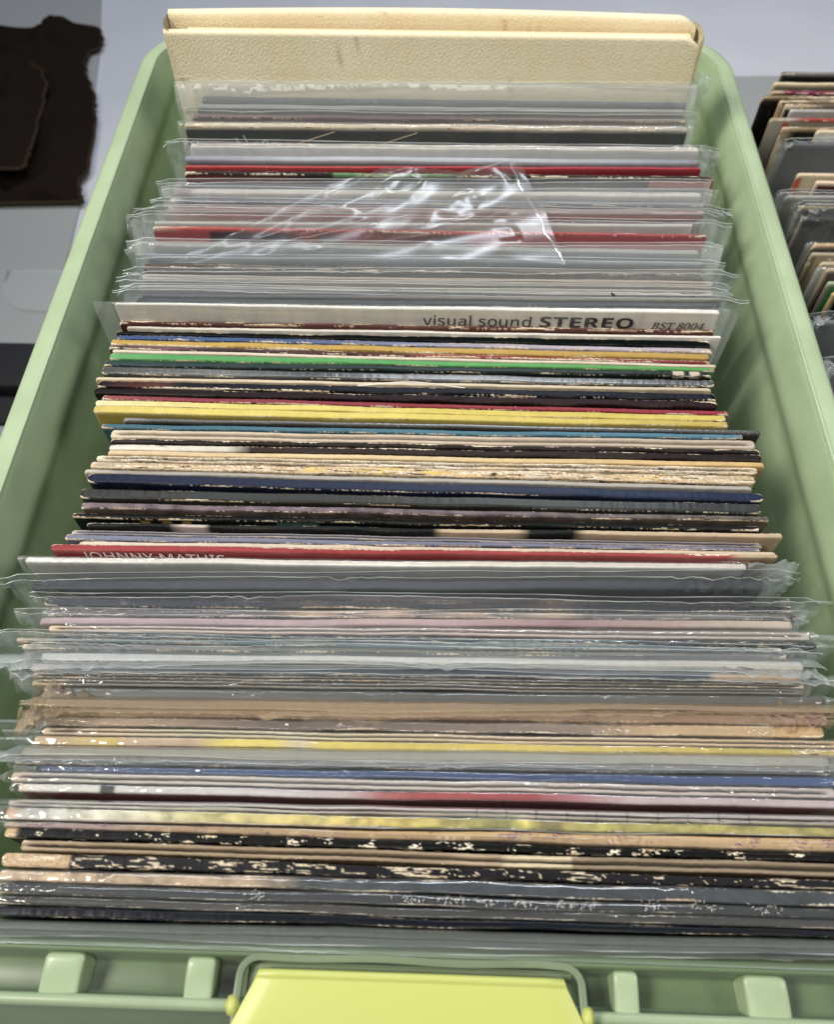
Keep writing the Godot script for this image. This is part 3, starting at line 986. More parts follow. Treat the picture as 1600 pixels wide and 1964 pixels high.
func records() -> void:
	var data := [
		[-520.84, -522.44, 6.5, 323, 3.5, 3.5, 313, "0:6d7284 1:747a8c", "", 0.1, 0, 0.4, [0.16,15.6,13,12,1.38,2.3], "blue grey record jacket in crinkled clear sleeve directly in front of cream box"],
		[-513.9, -515.28, 6.47, 323, 3, 3, 313, "0:4a5468 .6:59617a 1:687088", "", 0.1, 0, 0.4, [0.16,11.9,4,3,1.15,1.7], "slate blue record jacket in clear sleeve, second in front of cream box"],
		[-506.04, -507.4, 4.13, 323, 3, 3, 313, "0:9aa1a8 1:a5a8ab", "", 0.1, 0, 0.4, [0.18,13.6,12,4,1.15,-4], "pale grey record jacket in clear sleeve whose left corner pokes out near box"],
		[-494.62, -497.17, 3.25, 323, 3, 3, 313, "0:8d7a83 .5:84717a 1:a39d98", "", 0.2, 1, 0.5, [0.14,7,3,6,0.92,3.4], "dull mauve record jacket in clear sleeve behind the wide black cover"],
		[-480.94, -484.08, 1.69, 326, 4, 4, 313, "0:c2b393 .5:b8a890 1:a9a294", "0:222724 .03:20241f 1:262b27", 0.35, 1, 0.45, [0.1,4,4,4,0.6,0], "black covered record with worn beige top edge and scratched front face"],
		[-464.26, -467.97, 7.23, 322.94, 4, 4, 313, "0:e9e4dc 1:ece6da", "0:d8d4ce .05:d9d5d0 1:d0ccc6", 0.1, 0, 0.45, [0.1,4,3,8,1,1], "white record jacket in clear sleeve right in front of the black scratched cover"],
		[-453.28, -457.2, 5.96, 321.8, 4, 3.91, 313, "0:9aa0b4 .3:c2c8cf .7:b9bfca 1:8f95a6", "0:545a72 1:4f5262", 0.1, 0, 0.35, [0.16,11.5,9,10,1.15,1.8], "pale silvery blue record jacket in clear sleeve behind a thin red one"],
		[-446.28, -452.19, 6.75, 319.93, 1.6, 1.6, 313, "0:c43a3a 1:b8243c", "0:a02a30 1:8d1d30", 0.08, 0, 0.45, [], "thin bright red record jacket edge behind the dark brown worn one"],
		[-432.78, -434.79, 10.33, 325.93, 2.17, 1.48, 313, "0:332a28 .28:2c2726 .285:5f8a55 .5:5b7a4a .52:453a2a 1:3a2f28", "0:6a2c26 .18:64302a .24:2a1a12 .6:2c1a12 .879:2c1a12 .88:a4513f 1:a85442", 0.45, 1, 0.5, [], "dark brown record jacket with brick red ends and torn edge"],
		[-430, -432.89, 6.43, 319.32, 2.2, 2.2, 313, "0:6f4856 .04:2b3446 .5:2a3140 1:323c4e", "", 0.1, 0, 0.35, [0.08,2,3,8,0.4,0], "thin dark navy record jacket in clear sleeve in front of the brick ended one"],
		[-423.84, -428.04, 3.36, 319.82, 3.6, 3.6, 313, "0:8d6a78 .03:8a6d78 .05:cfc6b4 .5:c8bda8 1:cdc6bc", "", 0.15, 0, 0.5, [0.16,8.1,8,3,0.92,-0.2], "cream record jacket in cloudy sleeve between two thin navy lines"],
		[-416.31, -420.17, 3.61, 319.29, 3, 3, 313, "0:d8ccc0 .03:4d5a76 .15:4a5670 .5:7b8494 1:7a808a", "", 0.15, 1, 0.5, [0.16,7.6,4,3,0.92,-1.4], "grey blue record jacket with white worn left corner in clear sleeve"],
		[-409.14, -413.12, 3.12, 319.29, 4, 4, 313, "0:d5c0b8 .04:bfa6a4 1:c0aaa4", "0:a88480 1:a06a60", 0.1, 0, 0.5, [0.16,8.6,7,12,1.15,4.6], "dusty pink record jacket in clear sleeve with rounded plastic right end"],
		[-401.73, -407.6, 1.3, 319.2, 1.48, 1.53, 313, "0:c7b8b0 .1:a66060 .5:985046 1:8a5a50", "", 0.1, 0, 0.5, [0.16,7.3,14,10,1.38,2.7], "brownish red record jacket in cloudy sleeve just behind the red patterned one"],
		[-399.83, -405.63, -3.69, 315.55, 2, 2, 313, "0:bcc0bc 1:d8d8d4", "", 0.1, 0, 0.4, [0.18,4,16,6,1.4,1], "thin greyish white record jacket in shiny sleeve against the red patterned one"],
		[-386.55, -387.91, -0.38, 322.55, 1.87, 1.78, 313, "0:d9b898 .06:d03a2c .4:a83028 .6:c8463a 1:b03440", "0:b03038 .1:b03038 .105:4c2a30 .24:502c34 .28:b0302c .32:5a2a2e .36:a83030 .5:7a2c30 .55:5a4a4a .6:c04036 1:b22a40", 0.5, 1, 0.45, [0.06,9.7,12,12,1.38,-1.1], "red and maroon patterned record jacket in clear sleeve with torn tan edge"],
		[-384.15, -385.62, -2.31, 313.55, 3, 3, 313, "0:9aa09e 1:a7aaa8", "", 0.1, 0, 0.4, [0.1,3.5,11,4,1,0], "mid grey record jacket in cloudy sleeve just in front of the red patterned one"],
		[-372.45, -373.74, -2.37, 315.55, 3.4, 3.4, 313, "0:8a95a6 .08:596475 .5:525f6c 1:7c8487", "", 0.1, 0, 0.4, [0.17,9.8,10,8,1.03,-2.3], "steel blue record jacket in clear sleeve with pointed left corner"],
		[-364.98, -366.34, -3.47, 314.55, 2.8, 2.8, 313, "0:5c3a28 .1:4a3024 .16:6a625c .5:5d5a58 1:77706a", "", 0.5, 1, 0.6, [0.14,8.2,2,10,0.69,-0.2], "brown speckled frayed record jacket edge in cloudy sleeve"],
		[-353.61, -356.33, -0.59, 317.02, 4, 4, 313, "0:c8c4c0 .4:bcae9e 1:b7a594", "", 0.1, 0, 0.5, [0.2,10.8,7,10,1.15,4.7], "pale beige grey record jacket in milky sleeve just in front of the brown speckled edge"],
		[-344.99, -348.91, -1.68, 317.02, 4, 4, 313, "0:d2cfca .5:c0bab0 1:bdb4a6", "", 0.1, 0, 0.5, [0.2,9.8,8,4,0.92,3.9], "off white record jacket in milky sleeve, second behind the lettered white one"],
		[-338.21, -343.39, 2.1, 317.02, 1.79, 2.22, 313, "0:5a4a6c .02:7a7280 .3:8a8488 .5:b2aa9c 1:c0b29c", "", 0.15, 0, 0.5, [0.2,8,9,3,0.92,3.1], "purplish grey record jacket in milky sleeve just behind the lettered white one"],
		[-335.92, -340.54, -0.03, 316.02, 3, 3, 313, "0:5a6068 1:666c72", "0:4d5358 .93:4d5358 .94:8a7a5c 1:8f7c58", 0.15, 0, 0.4, [0.16,11.1,9,13,0.8,5], "dark slate record jacket in wide clear sleeve flaring beyond the lettered white one"],
		[-319.68, -322.87, -5.44, 328.03, 1.48, 2.92, 313, "0:dcdad2 1:e9e6dd", "0:e0ddd4 1:ece8dc", 0.08, 0, 0.5, [0.05,4,11,5,0.5,1], "white record jacket lettered with black stereo wording in clear sleeve"],
		[-317.78, -319.12, -5.82, 317.02, 1.48, 1.48, 313, "0:5a2c2a .05:5e342e 1:6a3a34", "", 0.6, 1, 0.65, [], "thin maroon record edge scuffed white in front of the lettered white jacket"],
		[-315.88, -317.22, -1.78, 314.72, 1.48, 1.48, 313, "0:cfc8ba .1:e4e0d6 1:f0eee6", "", 0.15, 0, 0.5, [], "clean ivory record jacket behind a black one, right end protruding"],
		[-313.98, -315.32, -7.42, 313.23, 2.27, 4.47, 313, "0:0e1012 1:0c0f16", "0:0a0c10 1:0c0e14", 0.55, 7, 0.4, [], "black record jacket with white chipped upper edge behind the blue one"],
		[-311.06, -309.59, -6.91, 313.23, 2.29, 2.59, 313, "0:3a5a96 .3:4a6498 .5:8088a8 .62:a8a2b4 1:b4a8b2", "", 0.4, 1, 0.5, [], "blue to lilac record jacket edge with white chips behind the ochre one"],
		[-308.12, -306.27, -9.14, 312.76, 3.19, 3.6, 313, "0:c09a24 .5:b8921e 1:b08a20", "", 0.32, 1, 0.5, [], "ochre yellow record jacket with frayed ends between blue and plum ones"],
		[-304.02, -301.18, -9.35, 312.76, 1.98, 1.48, 313, "0:4a3a3c .1:7a4a58 .16:3a3034 .5:5a2a2c .55:9a3430 1:8a3232", "", 0.4, 1, 0.55, [], "plum to red record jacket with torn left edge behind the green one"],
		[-301.49, -299.28, -6.88, 312.38, 1.8, 1.54, 313, "0:d8c8b4 1:cfc0aa", "", 0.1, 0, 0.65, [], "thin cream record edge lying directly against the bright green jacket"],
		[-298.86, -297.3, -7.75, 312.38, 3.96, 2.22, 313, "0:5aa85e .1:3f9a48 .6:46a04a 1:48963c", "0:2f7a38 1:3f9040", 0.12, 1, 0.4, [], "bright green record jacket edge, the only green one in the tub"],
		[-293.78, -294.46, -9.8, 312.31, 3, 3, 313, "0:2c4448 .3:223436 .935:1e2c2a .937:c0b0a0 .953:c0b0a0 .955:20302c .962:20302c .964:c0b0a0 .978:c0b0a0 .98:20302c 1:20302c", "0:1a2826 1:1c2622", 0.12, 1, 0.35, [], "dark teal black record jacket with pale striped patches at its right end"],
		[-289.47, -288.49, -9.52, 312.31, 4.6, 3.88, 313, "0:50524f .2:686a68 .35:3f4142 .6:707374 .9:55585a 1:4a4a48", "0:3a3b38 .2:6a6964 .35:33332f 1:3a3c3e", 0.2, 1, 0.22, [], "glossy charcoal record jacket in tight shrink wrap in front of dark teal one"],
		[-282.39, -283.51, -11.45, 312.31, 1.8, 1.8, 313, "0:cdb898 .5:d2c2a4 1:c8b898", "", 0.15, 0, 0.65, [], "thin cream record edge behind the black chipped jackets"],
		[-279.87, -279.78, -9.63, 312.38, 3.77, 3.91, 313, "0:15161a .1:5a2a1e .14:14161c .6:141622 1:101320", "", 0.36, 1, 0.45, [], "black record jacket with tan chips and a rust patch near its left end"],
		[-275.03, -274.76, -10.14, 312.31, 3.54, 4, 313, "0:1c1416 .5:251216 1:2a1416", "", 0.62, 7, 0.5, [], "blackish maroon record jacket with ragged torn upper edge"],
		[-270.5, -268.7, -5.43, 312.14, 2.4, 2.1, 313, "0:9a4a52 .1:8c3242 .6:8e2834 1:9a2038", "", 0.12, 1, 0.45, [], "crimson record jacket between the ragged maroon one and the yellow ones"],
		[-267.42, -266, -7.5, 312.11, 3.36, 3.4, 313, "0:e0d49a .2:d8c850 .6:cdb92c 1:c8b430", "", 0.15, 1, 0.5, [], "yellow record jacket with pale left end, rear of the two yellow ones"],
		[-263.11, -261.35, -7.17, 313.14, 4.4, 3.13, 313, "0:cdb640 .1:d8c444 .6:d0bc30 1:b8a030", "0:a8962a .2:a89420 .6:c0ac24 1:b09a22", 0.12, 1, 0.45, [], "wide yellow record jacket with exposed front face, front of the two yellow ones"],
		[-256.48, -257.33, 8.37, 312.14, 2, 2, 313, "0:8a8a88 .05:55534f 1:5a5c5c", "0:1c1a18 .5:221f1c 1:2a2826", 0.1, 0, 0.25, [], "black shrink wrapped record jacket sticking out furthest at right behind teal one"],
		[-252.29, -254.19, -1.13, 312.14, 2.4, 2.4, 313, "0:3a6a7c .5:3f7488 1:4a8098", "0:2f5866 1:2f5866", 0.1, 1, 0.5, [], "thin teal blue record jacket with its left face showing"],
		[-248.88, -250.85, 4.27, 312.14, 4.78, 4.92, 313, "0:d6c4a6 .1:cfbb9c .5:c4b098 1:b8a490", "", 0.2, 0, 0.6, [], "plain beige record jacket with rounded left end in front of the teal one"],
		[-242.75, -244.54, 5.48, 313.07, 2.15, 1.63, 313, "0:33302e .1:241c1c .3:281e1c 1:2a2422", "", 0.55, 7, 0.5, [], "dark brown record jacket with scattered white flecks and chipped upper edge"],
		[-240, -242.45, 5.61, 312.14, 3.24, 3.6, 313, "0:dcd6c8 .18:ccc6b4 .22:34261e .6:2c201e 1:241a18", "", 0.5, 7, 0.5, [], "record jacket cream at left turning dark brown with a chipped white right end"],
		[-235.85, -237.19, 5.93, 313.07, 2.52, 2.47, 313, "0:d4b88a .5:d6bc84 1:d0a85e", "0:b0905a 1:b88c40", 0.15, 0, 0.55, [], "thin straw coloured record jacket with golden right corner"],
		[-232.62, -234.03, 1.54, 313.08, 3.06, 3.9, 313, "0:b09a78 .5:b8a484 1:c4ae8c", "", 0.8, 4, 0.7, [], "bare worn cardboard record jacket split along the top"],
		[-228.7, -229.03, -0.44, 313.31, 3.56, 4.68, 313, "0:b4a282 .3:c8bca0 .34:d8b830 .6:d2b02a .62:d4cab4 .8:ccbfa0 .82:d8b020 .87:d4ae20 .9:b8a888 1:b09c78", "0:1a1712 1:1a1712", 0.95, 3, 0.7, [], "shredded record jacket with peeling white paper and yellow print patches"],
		[-224.13, -223.03, -2.51, 313.31, 2, 2, 313, "0:c8bca8 .05:9c968e .5:a8a49c 1:a8a39a", "", 0.1, 0, 0.55, [], "thin pale grey record edge directly behind the navy blue jacket"],
		[-221.3, -218.49, 0.72, 314.31, 5, 4.28, 313, "0:1e2740 .5:1c2844 1:1c2c4a", "0:161d30 .5:162038 1:14223c", 0.14, 1, 0.38, [], "solid navy blue record jacket with white rubbed left corners"],
		[-212.71, -213, -0.92, 313.88, 5, 5, 313, "0:343632 .5:30322c 1:3a3e3e", "0:39362c .5:332f28 1:3f3c34", 0.2, 1, 0.3, [], "dark olive grey record jacket in tight wrap in front of the navy blue one"],
		[-204.61, -205.68, 1.38, 314.88, 2.86, 2.34, 313, "0:74646a .3:705f68 .6:65585c 1:5b544d", "0:5a4d44 .3:54463f .6:4f4238 1:5a5044", 0.2, 5, 0.35, [], "mauve brown streaked record jacket with wide front face showing"],
		[-200.95, -202.68, -2.66, 311.32, 2.3, 2.3, 313, "0:1a1c1c .5:1e2020 1:24282a", "0:141616 .098:141614 .1:a08830 .112:a08830 .114:1a1a16 .13:1a1a16 .132:a08830 .144:a08830 .146:1a1a16 .16:1a1a16 .162:98802c .172:98802c .175:1c1e1c .298:1e2020 .3:4a706c .36:4a706c .362:161a1a 1:1a1c1e", 0.2, 1, 0.4, [], "black record jacket with yellow bars at left and a teal patch"],
		[-194.27, -197.52, 6.11, 313.88, 1.48, 2.23, 313, "0:1c211f .12:1a1e1e .14:c8b8b0 .17:c4b4ac .18:1c2020 .3:1d2222 .5:181c1c .515:bfa987 .62:c4ae8c .64:1c2020 .7:1c2020 .72:bfa987 1:bfa582", "", 0.2, 7, 0.6, [], "black record jacket peeled to bare tan cardboard along its right half"],
		[-192.37, -194.66, -2.02, 310.27, 1.78, 2.2, 313, "0:8a90a8 .5:8286a0 1:74748a", "0:42455a 1:42455a", 0.12, 1, 0.5, [], "lilac blue record jacket, rear of two lilac edges behind the red one"],
		[-190.1, -191.84, -3.76, 310.27, 2.64, 1.48, 313, "0:7a7e98 .5:72758e 1:70708a", "", 0.16, 1, 0.5, [], "lilac blue record jacket, front of two lilac edges behind the red one"],
		[-186.71, -189.94, 3.07, 310.27, 2, 2, 313, "0:d8c8b4 .5:d0bca4 1:cdb89c", "", 0.3, 3, 0.65, [], "thin pinkish cream torn record edge directly behind the red lettered jacket"],
		[-178.34, -181.57, -2.42, 321.88, 3.2, 1.48, 313, "0:a03034 .4:9c2c2c .8:a03434 .93:a83c3c .95:b09a78 1:a8946c", "0:8a2428 .93:8a2428 1:8a7450", 0.5, 7, 0.4, [], "red record jacket with pale lettering at its left end"],
		[-173.95, -179.67, -14.37, 317.55, 2.6, 2.6, 313, "0:e4e2dc .5:e8e6dc 1:dcd8ce", "0:cfcac2 1:cac6bc", 0.05, 0, 0.45, [0.18,4.2,3,22,1,0], "white record jacket in clear sleeve directly in front of the red lettered one"],
		[-162.9, -172, -8.4, 316.95, 4.2, 4.2, 313, "0:4a5058 .5:4e545e 1:3e4248", "0:3a3f42 1:3c4044", 0.1, 0, 0.35, [0.2,14.3,9,9,1.38,3], "dark grey record jacket in tall milky sleeve with a broad left flap"],
		[-153.95, -159.01, 0.16, 318.61, 3.36, 2.56, 313, "0:3c4150 .5:333844 1:23262e", "0:2a2d34 1:1c1e24", 0.18, 1, 0.35, [0.17,11.4,2,11,1.03,1.6], "charcoal record jacket in clear sleeve with long pointed right corner"],
		[-149.64, -155.73, 2.12, 317.61, 3.4, 2.36, 313, "0:3a3f44 .3:2a2a2a .36:c09a70 .4:2c2a28 .46:c4a07a .5:302c28 .58:b8946c .6:2c2c2e .68:caa880 .72:2c2e30 .85:2c2e36 1:34363a", "", 0.5, 1, 0.5, [0.14,4,1,3,0.6,1], "dark record jacket with tan worn patches along its middle in clear sleeve"],
		[-145.28, -152.71, -0.23, 317.95, 2.9, 3.4, 313, "0:c0a8b0 .2:b49ca8 .5:c4a4a6 .7:a07a80 1:c4b4a0", "", 0.1, 0, 0.45, [0.14,8.6,7,3,0.92,-0.4], "dusty rose record jacket in clear sleeve with tall left corner"],
		[-141.56, -147.42, 4.95, 318.61, 2.4, 3.36, 313, "0:d8c090 .06:c8b0a8 .3:b8a4a4 .7:ac9898 1:a8a098", "", 0.2, 0, 0.45, [0.18,4,-8,12,1.2,0], "pinkish grey record jacket with curled tan cardboard left end in ragged sleeve"],
		[-138.48, -143.12, 7.36, 317.95, 1.76, 2.03, 313, "0:2a3438 .5:2a3a40 1:22282c", "", 0.55, 2, 0.45, [0.08,2,-8,8,0.8,0], "dark blue green record jacket with creased white cracks in clear sleeve"],
		[-136.23, -140.52, -7.27, 317.55, 1.55, 1.53, 313, "0:c8b090 .06:7a8a90 .2:5a7a86 .5:4a7484 1:4c6a78", "", 0.3, 1, 0.4, [0.12,7.3,10,10,1.03,0.2], "blue teal record jacket in clear sleeve with pale left corner"],
		[-134.23, -138.56, -5.09, 315.91, 2.04, 1.48, 313, "0:8c8a88 .1:6a7076 .5:74766e 1:6e7478", "", 0.3, 1, 0.45, [0.14,6.9,-2,12,0.92,0.6], "mid grey mottled record jacket in sleeve between teal and milky white ones"],
		[-131.62, -136.66, 2.23, 313.8, 3.55, 4, 313, "0:b8bcba .5:c2c6c2 1:b8b6ac", "", 0.1, 0, 0.45, [0.22,11.5,22,2,1.84,5.8], "milky pale grey record jacket in wrinkled sleeve with flap running off left"],
		[-127.06, -131.5, -0.14, 312.94, 3.15, 3.36, 313, "0:c8bcac .06:7a828c .3:5a6470 .88:5a6070 .89:c8aa88 1:c8aa88", "", 0.2, 1, 0.35, [0.22,9.7,4,16,1.84,5], "slate blue record jacket with tan block at right end in crumpled sleeve"],
		[-123.02, -127.2, 1.03, 312.56, 1.74, 1.55, 313, "0:c4aa88 .03:3a3c42 .5:26282c 1:24262a", "0:1a1b1e 1:1a1b1e", 0.2, 1, 0.4, [0.04,3,3,2,1,0], "glossy black record jacket with curled tan left end"],
		[-120.78, -125.21, 0.91, 312, 2.52, 1.91, 313, "0:c8b08c .04:c0aa88 .05:45484e .5:3c3e44 .9:24262a 1:24262a", "", 0.15, 0, 0.4, [0.06,3,5,1,1,0], "black record with thin tan paper lines along its split top"],
		[-117.55, -122.77, 7.58, 311, 3.6, 3.6, 313, "0:6a6a68 .5:565654 1:5c5a56", "", 0.1, 0, 0.4, [0.1,3,0,6,0.8,0], "dark grey record jacket in sleeve behind the brown torn plastic one"],
		[-112.44, -118.13, 8.87, 312, 3.07, 2.66, 313, "0:a08a70 .3:947a60 .5:8e7866 .7:94806e 1:8c6662", "0:a08670 .5:9c8070 1:986a66", 0.25, 1, 0.5, [0.34,13.1,2,6,3.6,6.4], "tan record jacket under yellowed torn plastic with small holes"],
		[-108.5, -114.72, 6.81, 312, 2.7, 3.62, 313, "0:a08a6c .3:b4967a .5:ac907c 1:a88880", "", 0.3, 1, 0.55, [0.26,8.7,3,4,3.6,-0.4], "brownish record jacket in yellowed wrinkled plastic, second of the torn plastic pair"],
		[-105.04, -110.08, 4.65, 312, 3.14, 4.21, 313, "0:b49a78 .15:a68c70 .3:6a5c54 .5:75645c .7:8a7868 .8:c0a070 1:c0a070", "0:4a4040 1:4a4040", 0.35, 1, 0.5, [0.14,4,18,-20,1.4,1], "worn brown record jacket with wide clear left flap and tan right end"],
		[-101.01, -104.68, 10.75, 312, 2.63, 2.71, 313, "0:d0b48c .1:dcc09a .2:ccc8a0 .4:d2c49a .6:d8b888 1:c8a878", "", 0.12, 0, 0.5, [0.12,2,16,6,0.6,0], "cream tan record jacket with greenish tint and rounded left end"],
		[-97.64, -101.2, 9.01, 312, 3.38, 2.13, 313, "0:c4a888 .1:c8b050 .115:bfa484 .2:bda282 .24:e0cc3c .3:d8c438 .33:c4b898 .36:d8c438 .6:d0b830 1:a8962c", "", 0.3, 3, 0.5, [0.08,2,20,6,0.6,0], "worn tan and lemon yellow record jacket, the yellow line nearest the front"],
		[-93.3, -98.47, 4.51, 311, 3.26, 3.36, 313, "0:9a9a84 .5:8c8c78 1:98988a", "", 0.1, 0, 0.45, [0.24,10.2,10,10,1.03,5.3], "olive grey record jacket in cloudy sleeve in front of the lemon yellow one"],
		[-89.12, -94.16, 3.28, 312, 2.4, 2.75, 313, "0:6a7076 .3:5a6064 1:5c6266", "", 0.15, 1, 0.3, [0.14,4,3,10,2,1], "dark grey record jacket in crinkled sleeve with crumpled left corner"],
		[-86.05, -90.64, 14.26, 312, 2.09, 3.33, 313, "0:46577a .3:3a5280 .6:2c4476 1:3c5488", "0:26355a 1:24386a", 0.08, 0, 0.22, [0.06,4,10,4,1.6,0], "royal blue record jacket in shiny wrinkled sleeve, the only blue one near the front"],
		[-83.37, -86.38, 3.76, 312, 3.27, 3.4, 313, "0:d8b890 .03:b0aeac .3:c0bcb8 .6:c8bcbc 1:b8acb0", "", 0.12, 0, 0.4, [0.06,2,4,6,1,0], "pinkish white record jacket in clear sleeve just in front of the blue one"],
		[-79.18, -82.01, 7.39, 312, 2.7, 2.7, 313, "0:d8b488 .02:d0ccc4 .1:c4c0b8 .104:3a3834 .118:3c3834 .122:c4c0bc .3:c0b8b8 .4:b4a4a2 .44:a85a58 .48:a03434 .62:9c2c2e .67:a86068 .74:b4a0a2 1:b8a4a8", "0:8a2c30 1:8a2c30", 0.08, 0, 0.4, [0.12,2,2,6,0.5,0], "record jacket fading from white to red to pink in clear sleeve"],
		[-72.98, -76.16, 5.65, 312, 1.92, 3.16, 313, "0:c8c2ba .3:d0c8c4 .5:cfbfc0 0.5600:c8bcbc 0.5604:4a4a50 0.5618:4a4a50 0.5622:c8bcbc 0.5958:c8bcbc 0.5962:4a4a50 0.5976:4a4a50 0.5980:c8bcbc 0.6316:c8bcbc 0.6320:4a4a50 0.6334:4a4a50 0.6338:c8bcbc 0.6674:c8bcbc 0.6678:4a4a50 0.6692:4a4a50 0.6696:c8bcbc 0.7032:c8bcbc 0.7036:4a4a50 0.7050:4a4a50 0.7054:c8bcbc 0.7390:c8bcbc 0.7394:4a4a50 0.7408:4a4a50 0.7412:c8bcbc 0.7748:c8bcbc 0.7752:4a4a50 0.7766:4a4a50 0.7770:c8bcbc 0.8106:c8bcbc 0.8110:4a4a50 0.8124:4a4a50 0.8128:c8bcbc 0.8464:c8bcbc 0.8468:4a4a50 0.8482:4a4a50 0.8486:c8bcbc 0.8822:c8bcbc 0.8826:4a4a50 0.8840:4a4a50 0.8844:c8bcbc 1:cabfbe", "", 0.08, 0, 0.4, [0.1,10.3,10,6,0.69,2.5], "pale pink record jacket with small vertical tick marks in clear sleeve"],
		[-70.51, -72.11, 5.4, 312, 4.2, 2.98, 313, "0:c89468 .03:c8c8c0 .15:ccc8a8 .25:c8bc6a .45:d0b840 .6:8a8a3c .62:d8c848 .64:8a7c40 .7:aaa038 1:a89a3c", "", 0.3, 5, 0.45, [0.04,2,3,6,0.4,0], "yellow record jacket with dark speckles fading to white at left"],
		[-65.13, -68.29, 6.43, 312, 1.56, 4.33, 313, "0:c8b4ac .1:caa8a0 .2:d0a878 .5:d2aa70 .8:dcb478 1:d8b074", "", 0.1, 8, 0.45, [0.14,8.8,4,6,0.57,-0], "peach record jacket printed with loose purple scribbles in clear sleeve"],
		[-63.13, -62.74, 7.41, 312, 3.11, 2.24, 313, "0:c8a878 .012:c8a878 .018:15171a .5:111214 1:121315", "0:0a0a0b 1:0a0a0b", 0.5, 6, 0.45, [], "black record jacket with tan star shaped chips, nearest of the bare black ones but one"],
		[-59.15, -59.86, 14.38, 312, 3.48, 4.47, 313, "0:b0916a .1:94784f .5:8c7048 .52:b09470 .56:b09470 .57:e0cfa0 .64:e0cfa0 .645:7c6240 1:705836", "", 0.2, 4, 0.75, [], "bare kraft brown cardboard record jacket with two layers and pale tape"],
		[-54.68, -54.13, 9.18, 312, 4.67, 2.88, 313, "0:bfa078 .078:b89a70 .082:242328 .5:1c1b1f 1:222024", "0:08080a 1:08080a", 0.9, 2, 0.5, [], "black record jacket covered in cracked white creases, kraft left corner"],
		[-48.7, -50.44, 9.47, 312, 3.23, 4.69, 313, "0:c0a684 .1:b89c78 .3:a89070 .35:3a3c40 .5:2c3440 1:30363c", "", 0.4, 5, 0.4, [0.1,4,4,4,0.6,2], "blurred tan to slate record jacket in clear sleeve near the front"],
		[-44.56, -44.42, 9.97, 312, 3.25, 2.34, 313, "0:2a2c30 .5:22262a 1:24282c", "0:15171a 1:15171a", 0.12, 1, 0.35, [0.1,3,2,4,0.5,1], "dark grey record jacket with white fluff along its plastic edge"],
		[-40.4, -41.41, 9.63, 310, 2.27, 2.45, 313, "0:2c2824 .3:3c3630 .5:2c2a28 1:34322e", "0:0c0d10 1:0c0d10", 0.15, 1, 0.4, [0.1,2,2,4,0.4,0], "dark record jacket with faint brown edge, second from the front"],
		[-37.48, -38.27, 9.71, 309, 3.31, 1.93, 313, "0:20242c .5:181c26 1:20242a", "0:0c0e14 1:0c0e14", 0.1, 1, 0.32, [], "blue black record jacket, nearest bare jacket to the latch"],
		[-33.24, -35.79, 8.9, 305, 3, 3, 313, "0:5a645c .5:50584f 1:5c665c", "0:46503f 1:3a4436", 0.05, 0, 0.4, [0.13,10.1,2,4,0.8,5.5], "grey green record jacket in cloudy sleeve, frontmost record beside the tub's front wall"],
	]
	var made := []
	for k in data.size():
		var d: Array = data[k]
		var n := 420 if d[0] < -300 else 600
		made.append(add_record(k, d, "records filed upright in the green tub", Vector3(0, FLOOR_Y, 0), 0, n, 0.8 + 2.2 * fposmod(k * 0.37, 1.0), false))
	extras(made, data)

func front_z(d: Array, u: float, id: int) -> float:
	# front face of a jacket at u, relative to its thing, in metres
	var zc: float = (d[0] + d[1]) * 0.5
	var x: float = u * d[6]
	return (lerpf(d[0] - zc, d[1] - zc, u) + 0.6 * broad.get_noise_2d(x, id * 29.0) * sin(PI * u) + lerpf(d[4], d[5], u)) * 0.001

func extras(made: Array, data: Array) -> void:
	# lettering on the two jackets that show it
	var d: Array = data[23]
	var o: Node3D = made[23]
	var y: float = d[3] * 0.001 - FLOOR_Y
	var px := func(u: float) -> float: return (u - 0.5) * d[6] * 0.001
	var ink := Color(0.02, 0.02, 0.022)
	text("visual sound", "Droid Sans", false, false, 9.6, 1.06, ink, o, Vector3(px.call(0.512), y - 0.0026, front_z(d, 0.6, 23) + 0.0003))
	text("STEREO", "Droid Sans", true, false, 9.8, 1.42, ink, o, Vector3(px.call(0.705), y - 0.0023, front_z(d, 0.78, 23) + 0.0003))
	text("BST 8004", "Droid Serif", false, true, 6.4, 0.98, ink, o, Vector3(px.call(0.896), y - 0.0058, front_z(d, 0.95, 23) + 0.0003))
	lint(made[89], data[89], 89)
	# pen strokes and creases on the black scratched cover
	var d4: Array = data[4]
	var top4: float = d4[3] * 0.001 - FLOOR_Y
	for q in [[0.215, -0.0125, 0.30, -0.0035, 0, 0.0003], [0.385, -0.0125, 0.465, -0.0035, 0, 0.0003], [0.105, -0.012, 0.100, -0.008, 1, 0.00035], [0.122, -0.012, 0.116, -0.006, 1, 0.00035], [0.150, -0.012, 0.160, -0.009, 1, 0.0003], [0.160, -0.009, 0.164, -0.012, 1, 0.0003]]:
		var line := []
		for k in 9:
			var f := k / 8.0
			var u := lerpf(q[0], q[2], f)
			line.append(Vector3((u - 0.5) * d4[6] * 0.001, top4 + lerpf(q[1], q[3], f), front_z(d4, u, 4) + 0.0001))
		part("pen_stroke" if q[4] == 1 else "crease_mark", tube(line, q[5], 5), plain(Color(0.35, 0.6, 0.55) if q[4] == 1 else Color(0.42, 0.34, 0.22), 0.6), made[4])
	var d2: Array = data[57]
	var o2: Node3D = made[57]
	var y2: float = d2[3] * 0.001 - FLOOR_Y
	text("JOHNNY MATHIS", "Droid Sans", false, false, 8.6, 0.96, Color(0.62, 0.5, 0.46), o2, Vector3(-d2[6] * 0.0005 + 0.0135, y2 + 0.0004, front_z(d2, 0.12, 57) + 0.0004))

